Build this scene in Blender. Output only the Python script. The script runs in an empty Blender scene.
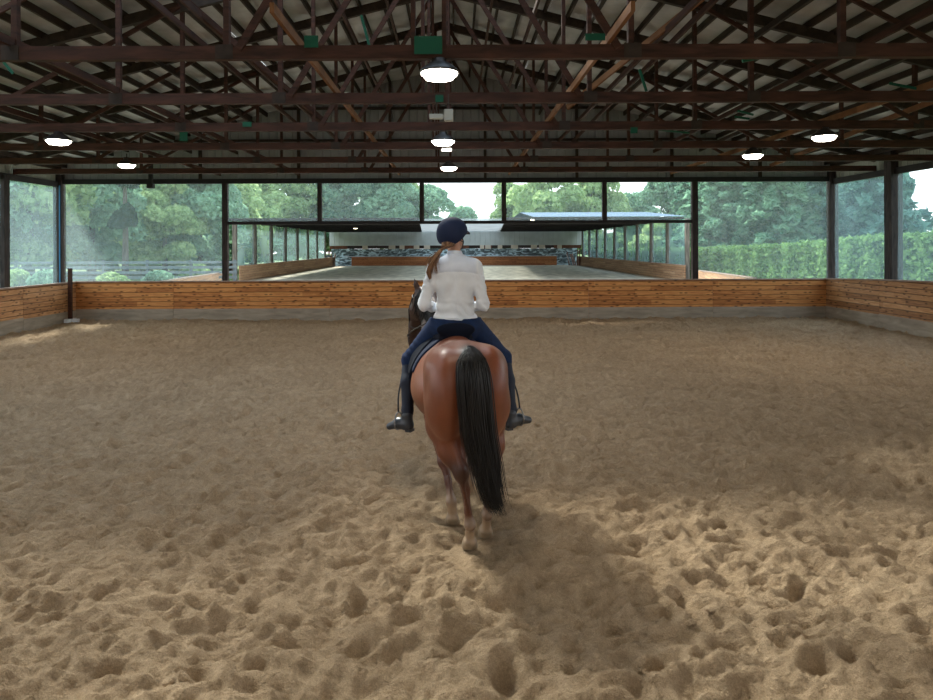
import bpy, bmesh, math, random
import numpy as np
from mathutils import Vector, Matrix
random.seed(7); RNG = np.random.default_rng(11)
S = bpy.context.scene
COL = S.collection
F = 700.0; VX = 455.0; HY = 246.0; H = 2.13          # focal length in px, vanishing point, eye height

def at(px, py, Y):                                    # photo measurement at a known distance -> point
    return Vector(((px - VX) * Y / F, Y, H - (py - HY) * Y / F))

# ------------------------------------------------------------------ object helpers
def link(o, parent=None):
    COL.objects.link(o)
    if parent is not None: o.parent = parent
    return o
def tag(o, label=None, cat=None, group=None, kind=None):
    if label: o['label'] = label
    if cat: o['category'] = cat
    if group: o['group'] = group
    if kind: o['kind'] = kind
    return o
def empty(name, loc, label, cat, group=None, rz=0):
    o = bpy.data.objects.new(name, None); o.location = loc; o.rotation_euler = (0, 0, rz)
    o.empty_display_size = 0.2
    return tag(link(o), label, cat, group)
def obj(name, bm, mats, parent=None, smooth=False, loc=None):
    me = bpy.data.meshes.new(name); bm.to_mesh(me); bm.free()
    return objm(name, me, mats, parent, smooth, loc)
def objm(name, me, mats, parent=None, smooth=False, loc=None):
    if not isinstance(mats, (list, tuple)): mats = [mats]
    for m in mats: me.materials.append(m)
    if smooth: me.polygons.foreach_set('use_smooth', [True] * len(me.polygons))
    o = bpy.data.objects.new(name, me)
    link(o, parent)
    if loc is not None: o.location = loc
    return o
def struct(name, bm, mats, **k):
    return tag(obj(name, bm, mats, **k), kind='structure')
def copy_tree(o, parent=None):
    c = o.copy(); COL.objects.link(c); c.parent = parent
    for ch in list(o.children): copy_tree(ch, c)
    return c
def relabel(o, l): o['label'] = l

def box(bm, x0, x1, y0, y1, z0, z1):
    vs = [bm.verts.new((x, y, z)) for x in (x0, x1) for y in (y0, y1) for z in (z0, z1)]
    for f in ((0,1,3,2),(4,6,7,5),(0,4,5,1),(2,3,7,6),(0,2,6,4),(1,5,7,3)):
        bm.faces.new([vs[i] for i in f])
def beam(bm, p, q, w, h, up=(0,0,1)):                 # box along p->q, w sideways, h along up
    p = Vector(p); q = Vector(q); d = (q - p).normalized(); up = Vector(up)
    s = d.cross(up)
    if s.length < 1e-4: s = d.cross(Vector((0,1,0)))
    s.normalize(); u = s.cross(d).normalized()
    vs = []
    for c in (p, q):
        for a, b in ((-1,-1),(1,-1),(1,1),(-1,1)):
            vs.append(bm.verts.new(c + s*a*w/2 + u*b*h/2))
    for f in ((3,2,1,0),(4,5,6,7),(0,1,5,4),(1,2,6,5),(2,3,7,6),(3,0,4,7)):
        bm.faces.new([vs[i] for i in f])
def tube(bm, pts, rad, n=8, cap=True):
    pts = [Vector(p) for p in pts]
    if not isinstance(rad, (list, tuple)): rad = [rad]*len(pts)
    rings = []; ref = None
    for i, p in enumerate(pts):
        d = (pts[min(i+1, len(pts)-1)] - pts[max(i-1, 0)]).normalized()
        if ref is None:
            ref = Vector((0,0,1)) if abs(d.z) < .9 else Vector((1,0,0))
        a = d.cross(ref)
        if a.length < 1e-5: a = d.cross(Vector((0,1,0)))
        a.normalize(); b = a.cross(d).normalized(); ref = b
        rings.append([bm.verts.new(p + (a*math.cos(t) + b*math.sin(t))*rad[i]) for t in [2*math.pi*k/n for k in range(n)]])
    for r, s in zip(rings, rings[1:]):
        for k in range(n): bm.faces.new((r[k], r[(k+1)%n], s[(k+1)%n], s[k]))
    if cap:
        bm.faces.new(rings[0][::-1]); bm.faces.new(rings[-1])
def lathe(bm, prof, n=32, c=(0,0,0), capa=False, capb=False):
    c = Vector(c); rs = [[bm.verts.new(c + Vector((r*math.cos(t), r*math.sin(t), z))) for t in [2*math.pi*k/n for k in range(n)]] for r, z in prof]
    for r, s in zip(rs, rs[1:]):
        for k in range(n): bm.faces.new((r[k], r[(k+1)%n], s[(k+1)%n], s[k]))
    if capa: bm.faces.new(rs[0][::-1])
    if capb: bm.faces.new(rs[-1])
def np_mesh(name, V, Q):
    me = bpy.data.meshes.new(name); V = np.asarray(V, np.float32); Q = np.asarray(Q, np.int32)
    k = Q.shape[1]
    me.vertices.add(len(V)); me.vertices.foreach_set('co', V.ravel())
    me.loops.add(Q.size); me.loops.foreach_set('vertex_index', Q.ravel())
    me.polygons.add(len(Q)); me.polygons.foreach_set('loop_start', np.arange(0, Q.size, k, dtype=np.int32))
    me.polygons.foreach_set('loop_total', np.full(len(Q), k, np.int32))
    me.update(calc_edges=True); me.validate()
    return me

# ------------------------------------------------------------------ materials
def new_mat(name):
    m = bpy.data.materials.new(name); m.use_nodes = True
    nt = m.node_tree; b = nt.nodes['Principled BSDF']
    return m, nt, b
def N(nt, t, **k):
    n = nt.nodes.new(t)
    for a, v in k.items():
        if a in n.inputs: n.inputs[a].default_value = v
        else: setattr(n, a, v)
    return n
def simple(name, col, rough=.7, spec=.3, metal=0, noise=0, scale=20, bump=0, stretch=(1,1,1)):
    m, nt, b = new_mat(name); L = nt.links
    b.inputs['Base Color'].default_value = (*col, 1); b.inputs['Roughness'].default_value = rough
    b.inputs['Specular IOR Level'].default_value = spec; b.inputs['Metallic'].default_value = metal
    if noise or bump:
        tc = N(nt, 'ShaderNodeTexCoord'); mp = N(nt, 'ShaderNodeMapping'); mp.inputs['Scale'].default_value = stretch
        nz = N(nt, 'ShaderNodeTexNoise'); nz.inputs['Scale'].default_value = scale; nz.inputs['Detail'].default_value = 6
        L.new(tc.outputs['Object'], mp.inputs[0]); L.new(mp.outputs[0], nz.inputs['Vector'])
        if noise:
            r = N(nt, 'ShaderNodeMapRange'); r.inputs['From Min'].default_value = .3; r.inputs['From Max'].default_value = .7
            r.inputs['To Min'].default_value = 1 - noise; r.inputs['To Max'].default_value = 1 + noise
            mx = N(nt, 'ShaderNodeVectorMath', operation='SCALE'); mx.inputs[0].default_value = col
            L.new(nz.outputs[0], r.inputs[0]); L.new(r.outputs[0], mx.inputs['Scale']); L.new(mx.outputs[0], b.inputs['Base Color'])
        if bump:
            bp = N(nt, 'ShaderNodeBump'); bp.inputs['Strength'].default_value = .6; bp.inputs['Distance'].default_value = bump
            L.new(nz.outputs[0], bp.inputs['Height']); L.new(bp.outputs[0], b.inputs['Normal'])
    return m
def wood(name, c0, c1, scale=3, stretch=(1,1,1), rough=.75):
    m, nt, b = new_mat(name); L = nt.links
    tc = N(nt, 'ShaderNodeTexCoord'); mp = N(nt, 'ShaderNodeMapping'); mp.inputs['Scale'].default_value = stretch
    nz = N(nt, 'ShaderNodeTexNoise'); nz.inputs['Scale'].default_value = scale; nz.inputs['Detail'].default_value = 8; nz.inputs['Distortion'].default_value = .6
    cr = N(nt, 'ShaderNodeValToRGB'); cr.color_ramp.elements[0].color = (*c0, 1); cr.color_ramp.elements[1].color = (*c1, 1)
    cr.color_ramp.elements[0].position = .3; cr.color_ramp.elements[1].position = .72
    bp = N(nt, 'ShaderNodeBump'); bp.inputs['Distance'].default_value = .003
    L.new(tc.outputs['Object'], mp.inputs[0]); L.new(mp.outputs[0], nz.inputs['Vector']); L.new(nz.outputs[0], cr.inputs[0])
    L.new(cr.outputs[0], b.inputs['Base Color']); L.new(nz.outputs[0], bp.inputs['Height']); L.new(bp.outputs[0], b.inputs['Normal'])
    b.inputs['Roughness'].default_value = rough; b.inputs['Specular IOR Level'].default_value = .25
    return m
def planks(name, ax, c_dark, c_mid, c_lite, ph=.135, seam=2.4):
    """horizontal boards with knots and grain; ax = 0 when the wall runs along x, 1 along y"""
    m, nt, b = new_mat(name); L = nt.links
    tc = N(nt, 'ShaderNodeTexCoord'); sp = N(nt, 'ShaderNodeSeparateXYZ'); L.new(tc.outputs['Object'], sp.inputs[0])
    u = sp.outputs[ax]; z = sp.outputs[2]
    def M(op, a, bb=None):
        n = N(nt, 'ShaderNodeMath', operation=op)
        for i, v in enumerate((a, bb)):
            if v is None: continue
            if isinstance(v, (int, float)): n.inputs[i].default_value = v
            else: L.new(v, n.inputs[i])
        return n.outputs[0]
    zr = M('DIVIDE', z, ph); row = M('FLOOR', zr); fr = M('FRACT', zr)
    wn = N(nt, 'ShaderNodeTexWhiteNoise', noise_dimensions='1D'); L.new(row, wn.inputs['W'])
    ushift = M('ADD', u, M('MULTIPLY', wn.outputs['Value'], 37.0))
    col = M('FLOOR', M('DIVIDE', ushift, seam))
    wn2 = N(nt, 'ShaderNodeTexWhiteNoise', noise_dimensions='2D')
    cv = N(nt, 'ShaderNodeCombineXYZ'); L.new(row, cv.inputs[0]); L.new(col, cv.inputs[1]); L.new(cv.outputs[0], wn2.inputs['Vector'])
    gv = N(nt, 'ShaderNodeCombineXYZ'); L.new(M('MULTIPLY', ushift, 1.3), gv.inputs[0]); L.new(M('MULTIPLY', z, 14), gv.inputs[1]); L.new(M('MULTIPLY', row, 3.1), gv.inputs[2])
    g = N(nt, 'ShaderNodeTexNoise'); g.inputs['Scale'].default_value = 1.6; g.inputs['Detail'].default_value = 7; g.inputs['Distortion'].default_value = 1.2
    L.new(gv.outputs[0], g.inputs['Vector'])
    cr = N(nt, 'ShaderNodeValToRGB'); e = cr.color_ramp.elements
    e[0].position = .25; e[0].color = (*c_dark, 1); e[1].position = .75; e[1].color = (*c_lite, 1)
    k = e.new(.5); k.color = (*c_mid, 1)
    L.new(M('ADD', M('MULTIPLY', g.outputs[0], .8), M('MULTIPLY', M('SUBTRACT', wn2.outputs['Value'], .35), .35)), cr.inputs[0])
    # knots
    kv = N(nt, 'ShaderNodeCombineXYZ'); L.new(M('MULTIPLY', ushift, 2.6), kv.inputs[0]); L.new(M('MULTIPLY', z, 7.2), kv.inputs[1])
    vo = N(nt, 'ShaderNodeTexVoronoi', voronoi_dimensions='2D'); vo.inputs['Scale'].default_value = 1.0; L.new(kv.outputs[0], vo.inputs['Vector'])
    kn = N(nt, 'ShaderNodeMapRange'); kn.inputs['From Min'].default_value = .05; kn.inputs['From Max'].default_value = .19
    L.new(vo.outputs['Distance'], kn.inputs[0])
    gap = N(nt, 'ShaderNodeMapRange'); gap.inputs['From Min'].default_value = .0; gap.inputs['From Max'].default_value = .10
    L.new(M('MINIMUM', fr, M('SUBTRACT', 1.0, fr)), gap.inputs[0])
    mul = M('MULTIPLY', M('ADD', M('MULTIPLY', kn.outputs[0], .72), .28), M('ADD', M('MULTIPLY', gap.outputs[0], .72), .28))
    sc = N(nt, 'ShaderNodeVectorMath', operation='SCALE'); L.new(cr.outputs[0], sc.inputs[0]); L.new(mul, sc.inputs['Scale'])
    L.new(sc.outputs[0], b.inputs['Base Color'])
    bp = N(nt, 'ShaderNodeBump'); bp.inputs['Distance'].default_value = .012; L.new(gap.outputs[0], bp.inputs['Height']); L.new(bp.outputs[0], b.inputs['Normal'])
    b.inputs['Roughness'].default_value = .6; b.inputs['Specular IOR Level'].default_value = .3
    return m
def siding(name, col, ax, pitch=.23, rough=.5, metal=0.0):
    m, nt, b = new_mat(name); L = nt.links
    tc = N(nt, 'ShaderNodeTexCoord'); sp = N(nt, 'ShaderNodeSeparateXYZ'); L.new(tc.outputs['Object'], sp.inputs[0])
    d = N(nt, 'ShaderNodeMath', operation='DIVIDE'); L.new(sp.outputs[ax], d.inputs[0]); d.inputs[1].default_value = pitch
    f = N(nt, 'ShaderNodeMath', operation='FRACT'); L.new(d.outputs[0], f.inputs[0])
    cr = N(nt, 'ShaderNodeValToRGB'); e = cr.color_ramp.elements
    e[0].position = 0; e[0].color = (0,0,0,1); e[1].position = 1; e[1].color = (0,0,0,1)
    for p, v in ((.07,1),(.2,1),(.27,0)):
        x = e.new(p); x.color = (v,v,v,1)
    L.new(f.outputs[0], cr.inputs[0])
    bp = N(nt, 'ShaderNodeBump'); bp.inputs['Distance'].default_value = .03; bp.inputs['Strength'].default_value = 1
    L.new(cr.outputs[0], bp.inputs['Height']); L.new(bp.outputs[0], b.inputs['Normal'])
    nz = N(nt, 'ShaderNodeTexNoise'); nz.inputs['Scale'].default_value = 1.2; nz.inputs['Detail'].default_value = 5
    L.new(tc.outputs['Object'], nz.inputs['Vector'])
    mr = N(nt, 'ShaderNodeMapRange'); mr.inputs['To Min'].default_value = .75; mr.inputs['To Max'].default_value = 1.2; L.new(nz.outputs[0], mr.inputs[0])
    sc = N(nt, 'ShaderNodeVectorMath', operation='SCALE'); sc.inputs[0].default_value = col; L.new(mr.outputs[0], sc.inputs['Scale']); L.new(sc.outputs[0], b.inputs['Base Color'])
    b.inputs['Roughness'].default_value = rough; b.inputs['Metallic'].default_value = metal
    return m
def vinyl(name, col, haze):
    m, nt, b = new_mat(name); L = nt.links; nt.nodes.remove(b)
    out = nt.nodes['Material Output']
    t = N(nt, 'ShaderNodeBsdfTransparent'); t.inputs[0].default_value = (.9,.98,1,1)
    d = N(nt, 'ShaderNodeBsdfDiffuse'); d.inputs[0].default_value = (*col,1)
    tr = N(nt, 'ShaderNodeBsdfTranslucent'); tr.inputs[0].default_value = (*col,1)
    a = N(nt, 'ShaderNodeMixShader'); a.inputs[0].default_value = .7; L.new(d.outputs[0], a.inputs[1]); L.new(tr.outputs[0], a.inputs[2])
    tc = N(nt, 'ShaderNodeTexCoord'); nz = N(nt, 'ShaderNodeTexNoise'); nz.inputs['Scale'].default_value = .7; nz.inputs['Detail'].default_value = 4
    L.new(tc.outputs['Object'], nz.inputs['Vector'])
    mr = N(nt, 'ShaderNodeMapRange'); mr.inputs['From Min'].default_value = .35; mr.inputs['From Max'].default_value = .65
    mr.inputs['To Min'].default_value = haze*.85; mr.inputs['To Max'].default_value = haze*1.15; L.new(nz.outputs[0], mr.inputs[0])
    x = N(nt, 'ShaderNodeMixShader'); L.new(mr.outputs[0], x.inputs[0]); L.new(t.outputs[0], x.inputs[1]); L.new(a.outputs[0], x.inputs[2])
    L.new(x.outputs[0], out.inputs[0])
    return m
def leaves(name, c0, c1, tr=.4):
    m, nt, b = new_mat(name); L = nt.links; nt.nodes.remove(b); out = nt.nodes['Material Output']
    g = N(nt, 'ShaderNodeNewGeometry'); oi = N(nt, 'ShaderNodeObjectInfo')
    tc = N(nt, 'ShaderNodeTexCoord'); nz = N(nt, 'ShaderNodeTexNoise'); nz.inputs['Scale'].default_value = .5; nz.inputs['Detail'].default_value = 3
    L.new(tc.outputs['Object'], nz.inputs['Vector'])
    ad = N(nt, 'ShaderNodeMath', operation='MULTIPLY_ADD'); L.new(g.outputs['Random Per Island'], ad.inputs[0]); ad.inputs[1].default_value = .45; L.new(nz.outputs[0], ad.inputs[2])
    sb = N(nt, 'ShaderNodeMath', operation='MULTIPLY_ADD'); L.new(oi.outputs['Random'], sb.inputs[0]); sb.inputs[1].default_value = .3; sb.inputs[2].default_value = -.4
    a2 = N(nt, 'ShaderNodeMath', operation='ADD'); L.new(ad.outputs[0], a2.inputs[0]); L.new(sb.outputs[0], a2.inputs[1])
    cr = N(nt, 'ShaderNodeValToRGB'); cr.color_ramp.elements[0].color = (*c0,1); cr.color_ramp.elements[1].color = (*c1,1)
    cr.color_ramp.elements[0].position = .1; cr.color_ramp.elements[1].position = .8
    L.new(a2.outputs[0], cr.inputs[0])
    d = N(nt, 'ShaderNodeBsdfDiffuse'); t = N(nt, 'ShaderNodeBsdfTranslucent'); x = N(nt, 'ShaderNodeMixShader'); x.inputs[0].default_value = tr
    L.new(cr.outputs[0], d.inputs[0]); L.new(cr.outputs[0], t.inputs[0]); L.new(d.outputs[0], x.inputs[1]); L.new(t.outputs[0], x.inputs[2]); L.new(x.outputs[0], out.inputs[0])
    return m
def emit(name, col, s):
    m, nt, b = new_mat(name)
    b.inputs['Base Color'].default_value = (*col,1); b.inputs['Emission Color'].default_value = (*col,1); b.inputs['Emission Strength'].default_value = s
    return m

M_TRUSS = wood('truss_timber', (.026,.011,.007), (.082,.032,.020), 2.5, (1,1,6))
M_PURL = wood('purlin_timber', (.02,.014,.012), (.055,.036,.026), 2, (3,1,3))
M_BRACE = wood('brace_timber', (.13,.055,.025), (.30,.14,.06), 2.5, (1,1,1))
M_POST = wood('post_timber', (.012,.010,.011), (.06,.045,.042), 5, (4,4,.6))
M_HEAD = simple('dark_header', (.018,.015,.016), .7, noise=.3, scale=4)
M_GREEN = simple('green_patch', (.004,.085,.045), .6)
M_PLANK_X = planks('kickboard_planks_x', 0, (.28,.10,.03), (.56,.23,.07), (.76,.38,.13))
M_PLANK_Y = planks('kickboard_planks_y', 1, (.26,.12,.05), (.48,.24,.10), (.66,.38,.19))
M_PLANK_FX = planks('far_kickboard_x', 0, (.28,.10,.04), (.42,.16,.06), (.50,.22,.09), .2)
M_PLANK_FY = planks('far_kickboard_y', 1, (.27,.15,.08), (.40,.24,.13), (.50,.33,.2), .16)
M_CAP = wood('cap_rail_timber', (.22,.15,.11), (.40,.30,.24), 3, (1,1,1))
M_BASE = wood('dusty_base_board', (.25,.21,.165), (.41,.35,.275), 3, (.6,.6,3))
M_SIDE_X = siding('gable_siding', (.28,.285,.30), 0)
M_SIDE_Y = siding('side_siding', (.36,.37,.34), 1)
M_VIN = vinyl('clear_vinyl', (.66,.90,1.0), .175)
M_VIN2 = vinyl('hazy_vinyl', (.66,.88,.98), .21)
M_SKY = vinyl('added_sun_panel', (.9,.9,.9), .03)
M_LAMP = simple('lamp_shade_metal', (.045,.038,.034), .4, .5, .3)
M_LENS = emit('lamp_lens', (1,.93,.80), 16)
M_PALE = simple('pale_plastic', (.42,.42,.38), .5)
M_BLUE = simple('blue_strip', (.03,.16,.32), .5)
M_WHITE = simple('white_paint', (.72,.76,.80), .5)

# ------------------------------------------------------------------ camera, world, view
cam = bpy.data.cameras.new('camera'); co = bpy.data.objects.new('camera', cam); COL.objects.link(co)
cam.sensor_width = 36; cam.lens = 36*F/933; cam.shift_x = (466.5-VX)/933; cam.shift_y = -(350-HY)/933
cam.clip_end = 600
co.location = (0,0,H); co.rotation_euler = Matrix.Rotation(math.radians(90), 3, 'X').to_euler()
co.rotation_euler = (Matrix.Rotation(math.radians(.22), 3, 'Y') @ Matrix.Rotation(math.radians(90), 3, 'X')).to_euler()
S.camera = co
S.view_settings.view_transform = 'Standard'; S.view_settings.look = 'None'; S.view_settings.gamma = 1
S.view_settings.use_curve_mapping = False; S.view_settings.exposure = 0.3
w = bpy.data.worlds.new('sky'); S.world = w; w.use_nodes = True; nt = w.node_tree
bg = nt.nodes['Background']
tc = N(nt, 'ShaderNodeTexCoord'); sp = N(nt, 'ShaderNodeSeparateXYZ'); nt.links.new(tc.outputs['Generated'], sp.inputs[0])
cr = N(nt, 'ShaderNodeValToRGB'); e = cr.color_ramp.elements
e[0].position = 0; e[0].color = (.95,.97,1,1); e[1].position = .8; e[1].color = (.62,.78,1,1); k = e.new(.25); k.color = (.92,.97,1,1)
nt.links.new(sp.outputs[2], cr.inputs[0])
nz = N(nt, 'ShaderNodeTexNoise'); nz.inputs['Scale'].default_value = 3; nz.inputs['Detail'].default_value = 5; nt.links.new(tc.outputs['Generated'], nz.inputs['Vector'])
mr = N(nt, 'ShaderNodeMapRange'); mr.inputs['To Min'].default_value = .9; mr.inputs['To Max'].default_value = 1.15; nt.links.new(nz.outputs[0], mr.inputs[0])
sc = N(nt, 'ShaderNodeVectorMath', operation='SCALE'); nt.links.new(cr.outputs[0], sc.inputs[0]); nt.links.new(mr.outputs[0], sc.inputs['Scale'])
nt.links.new(sc.outputs[0], bg.inputs[0]); bg.inputs[1].default_value = 2.1
sun = bpy.data.lights.new('sun', 'SUN'); sun.energy = 7; sun.angle = .13; sun.color = (1,.93,.82)
so = bpy.data.objects.new('sun', sun); COL.objects.link(so)
EL = math.radians(44); SD = Vector((.545*math.cos(EL), -.838*math.cos(EL), -math.sin(EL)))
so.rotation_euler = SD.to_track_quat('-Z', 'Y').to_euler(); so.location = (-10, 20, 30)

# ------------------------------------------------------------------ main barn dimensions
XL, XR = -11.65, 11.12; XC = (XL+XR)/2; HS = (XR-XL)/2
YF = 20.62; YB = -12.0; ZE = 4.48; PITCH = .25; ZR = ZE + PITCH*HS
def roof_z(x): return ZE + PITCH*(HS - abs(x - XC))

# value noise on arrays
def vnoise(x, y, seed=0):
    r = np.random.default_rng(seed); T = r.random((256,256)).astype(np.float32)
    xi = np.floor(x).astype(int); yi = np.floor(y).astype(int); fx = x-xi; fy = y-yi
    fx = fx*fx*(3-2*fx); fy = fy*fy*(3-2*fy)
    a = T[xi&255, yi&255]; b = T[(xi+1)&255, yi&255]; c = T[xi&255, (yi+1)&255]; d = T[(xi+1)&255, (yi+1)&255]
    return (a*(1-fx)+b*fx)*(1-fy) + (c*(1-fx)+d*fx)*fy - .5

# ------------------------------------------------------------------ sand floor
KX0, KX1, KY = -11.1, 10.84, 20.45
def sand_floor():
    xs = np.arange(-11.5, 11.3, .03); ys = [1.2]
    while ys[-1] < 20.62: ys.append(ys[-1] + max(.022, .0042*ys[-1]))
    ys = np.array(ys); X, Y = np.meshgrid(xs, ys, indexing='ij')
    RG = lambda a, b, sd: .5-np.abs(2*vnoise(a+.15*np.sin(b*1.7), b, sd))
    Z = .040*RG(X*4.6, Y*6.2, 21) + .046*RG(X*8.0+3, Y*11.5, 22) + .030*RG(X*14+5, Y*19, 23) + .05*vnoise(X*.55, Y*.55, 1) + .06*vnoise(X*1.7, Y*2.2, 2) + .062*vnoise(X*3.9+9, Y*5.3, 3) + .046*vnoise(X*8.5, Y*12, 4) + .030*vnoise(X*17, Y*23, 5)
    for i in range(24000):
        cx = RNG.uniform(-11.4, 11.2); cy = RNG.uniform(1.3, 20.5)
        r = RNG.uniform(.032, .078); d = r*RNG.uniform(.2, .6)*(1 if RNG.random() < .55 else .5)
        ax = RNG.uniform(.8,1.7); ang = RNG.uniform(0,3.14); R = r*2.2*ax
        i0, i1 = np.searchsorted(xs, [cx-R, cx+R]); j0, j1 = np.searchsorted(ys, [cy-R, cy+R])
        if i1<=i0 or j1<=j0: continue
        dx = xs[i0:i1,None]-cx; dy = ys[None,j0:j1]-cy
        u = (dx*math.cos(ang)+dy*math.sin(ang))/(r*ax); v = (-dx*math.sin(ang)+dy*math.cos(ang))/r
        q = np.sqrt(u*u+v*v)
        Z[i0:i1,j0:j1] += -d*np.exp(-q**3*1.1) + d*.45*np.exp(-((q-1.35)/.35)**2)*(1+.6*v/np.maximum(q,.3))
    Z -= Z.mean()
    # flatten under the hooves
    for hx, hy in HOOVES:
        g = np.exp(-(((X-hx)**2+(Y-hy)**2)/.13**2)); Z = Z*(1-g) + g*(-.004)
    nx, ny = X.shape
    V = np.stack([X,Y,Z],-1).reshape(-1,3); I = np.arange(nx*ny).reshape(nx,ny)
    Q = np.stack([I[:-1,:-1],I[1:,:-1],I[1:,1:],I[:-1,1:]],-1).reshape(-1,4)
    me = np_mesh('floor', V, Q)
    m, nt, b = new_mat('arena_sand'); L = nt.links
    tc = N(nt, 'ShaderNodeTexCoord')
    def nz(s, d=6):
        n = N(nt, 'ShaderNodeTexNoise'); n.inputs['Scale'].default_value = s; n.inputs['Detail'].default_value = d; n.inputs['Roughness'].default_value = .65
        L.new(tc.outputs['Object'], n.inputs['Vector']); return n
    n1, n2, n3, n4 = nz(1.1), nz(11), nz(48), nz(150, 3)
    cr = N(nt, 'ShaderNodeValToRGB'); e = cr.color_ramp.elements
    e[0].position = .36; e[0].color = (.36,.248,.150,1); e[1].position = .64; e[1].color = (.60,.440,.285,1)
    mx = N(nt, 'ShaderNodeMath', operation='MULTIPLY_ADD'); mx.inputs[1].default_value = .28; L.new(n1.outputs[0], mx.inputs[0])
    m2 = N(nt, 'ShaderNodeMath', operation='MULTIPLY_ADD'); m2.inputs[1].default_value = .44; L.new(n2.outputs[0], m2.inputs[0])
    m3 = N(nt, 'ShaderNodeMath', operation='MULTIPLY'); m3.inputs[1].default_value = .28; L.new(n3.outputs[0], m3.inputs[0])
    L.new(m3.outputs[0], m2.inputs[2]); L.new(m2.outputs[0], mx.inputs[2]); L.new(mx.outputs[0], cr.inputs[0])
    vo = N(nt, 'ShaderNodeTexVoronoi'); vo.inputs['Scale'].default_value = 90; L.new(tc.outputs['Object'], vo.inputs['Vector'])
    sg = N(nt, 'ShaderNodeMapRange'); sg.inputs['To Min'].default_value = .78; sg.inputs['To Max'].default_value = 1.22
    L.new(n4.outputs[0], sg.inputs[0]); sg.inputs['From Min'].default_value = .3; sg.inputs['From Max'].default_value = .7
    s2 = N(nt, 'ShaderNodeVectorMath', operation='SCALE'); L.new(cr.outputs[0], s2.inputs[0]); L.new(sg.outputs[0], s2.inputs['Scale'])
    L.new(s2.outputs[0], b.inputs['Base Color']); b.inputs['Roughness'].default_value = .95; b.inputs['Specular IOR Level'].default_value = .1
    h1 = N(nt, 'ShaderNodeMath', operation='MULTIPLY_ADD'); h1.inputs[1].default_value = 1.6; L.new(n2.outputs[0], h1.inputs[0]); L.new(n3.outputs[0], h1.inputs[2])
    bp = N(nt, 'ShaderNodeBump'); bp.inputs['Distance'].default_value = .045; bp.inputs['Strength'].default_value = 1; L.new(h1.outputs[0], bp.inputs['Height'])
    b2 = N(nt, 'ShaderNodeBump'); b2.inputs['Distance'].default_value = .009; b2.inputs['Strength'].default_value = .8; L.new(n4.outputs[0], b2.inputs['Height']); L.new(bp.outputs[0], b2.inputs['Normal'])
    L.new(b2.outputs[0], b.inputs['Normal'])
    o = objm('floor', me, m, smooth=True); tag(o, kind='structure')
    bm = bmesh.new(); box(bm, -11.5, 11.3, YB, 1.2, -.3, .0); struct('floor_rear', bm, m)
    # loose clods
    bm = bmesh.new()
    for k in range(130):
        x = RNG.uniform(-4,5); y = RNG.uniform(3.2, 9); r = RNG.uniform(.006,.017)
        if k < 3: x, y, r = [(-1.42,3.45,.028),(1.31,3.93,.03),(1.45,4.0,.022)][k]
        i = np.searchsorted(xs, x); j = np.searchsorted(ys, y); z = Z[i,j]
        mt = Matrix.Translation((x,y,z+r*.25)) @ Matrix.Rotation(RNG.uniform(0,3),4,'Z') @ Matrix.Diagonal((1.5,1,.6,1))
        bmesh.ops.create_icosphere(bm, subdivisions=2, radius=r, matrix=mt)
    tag(obj('sand_clod', bm, m, smooth=True), 'loose clods of sand scattered over the arena floor', 'sand clods', kind='stuff')
HOOVES = [(.1,4.9),(.218,5.11),(-.023,5.34)]
sand_floor()

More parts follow.
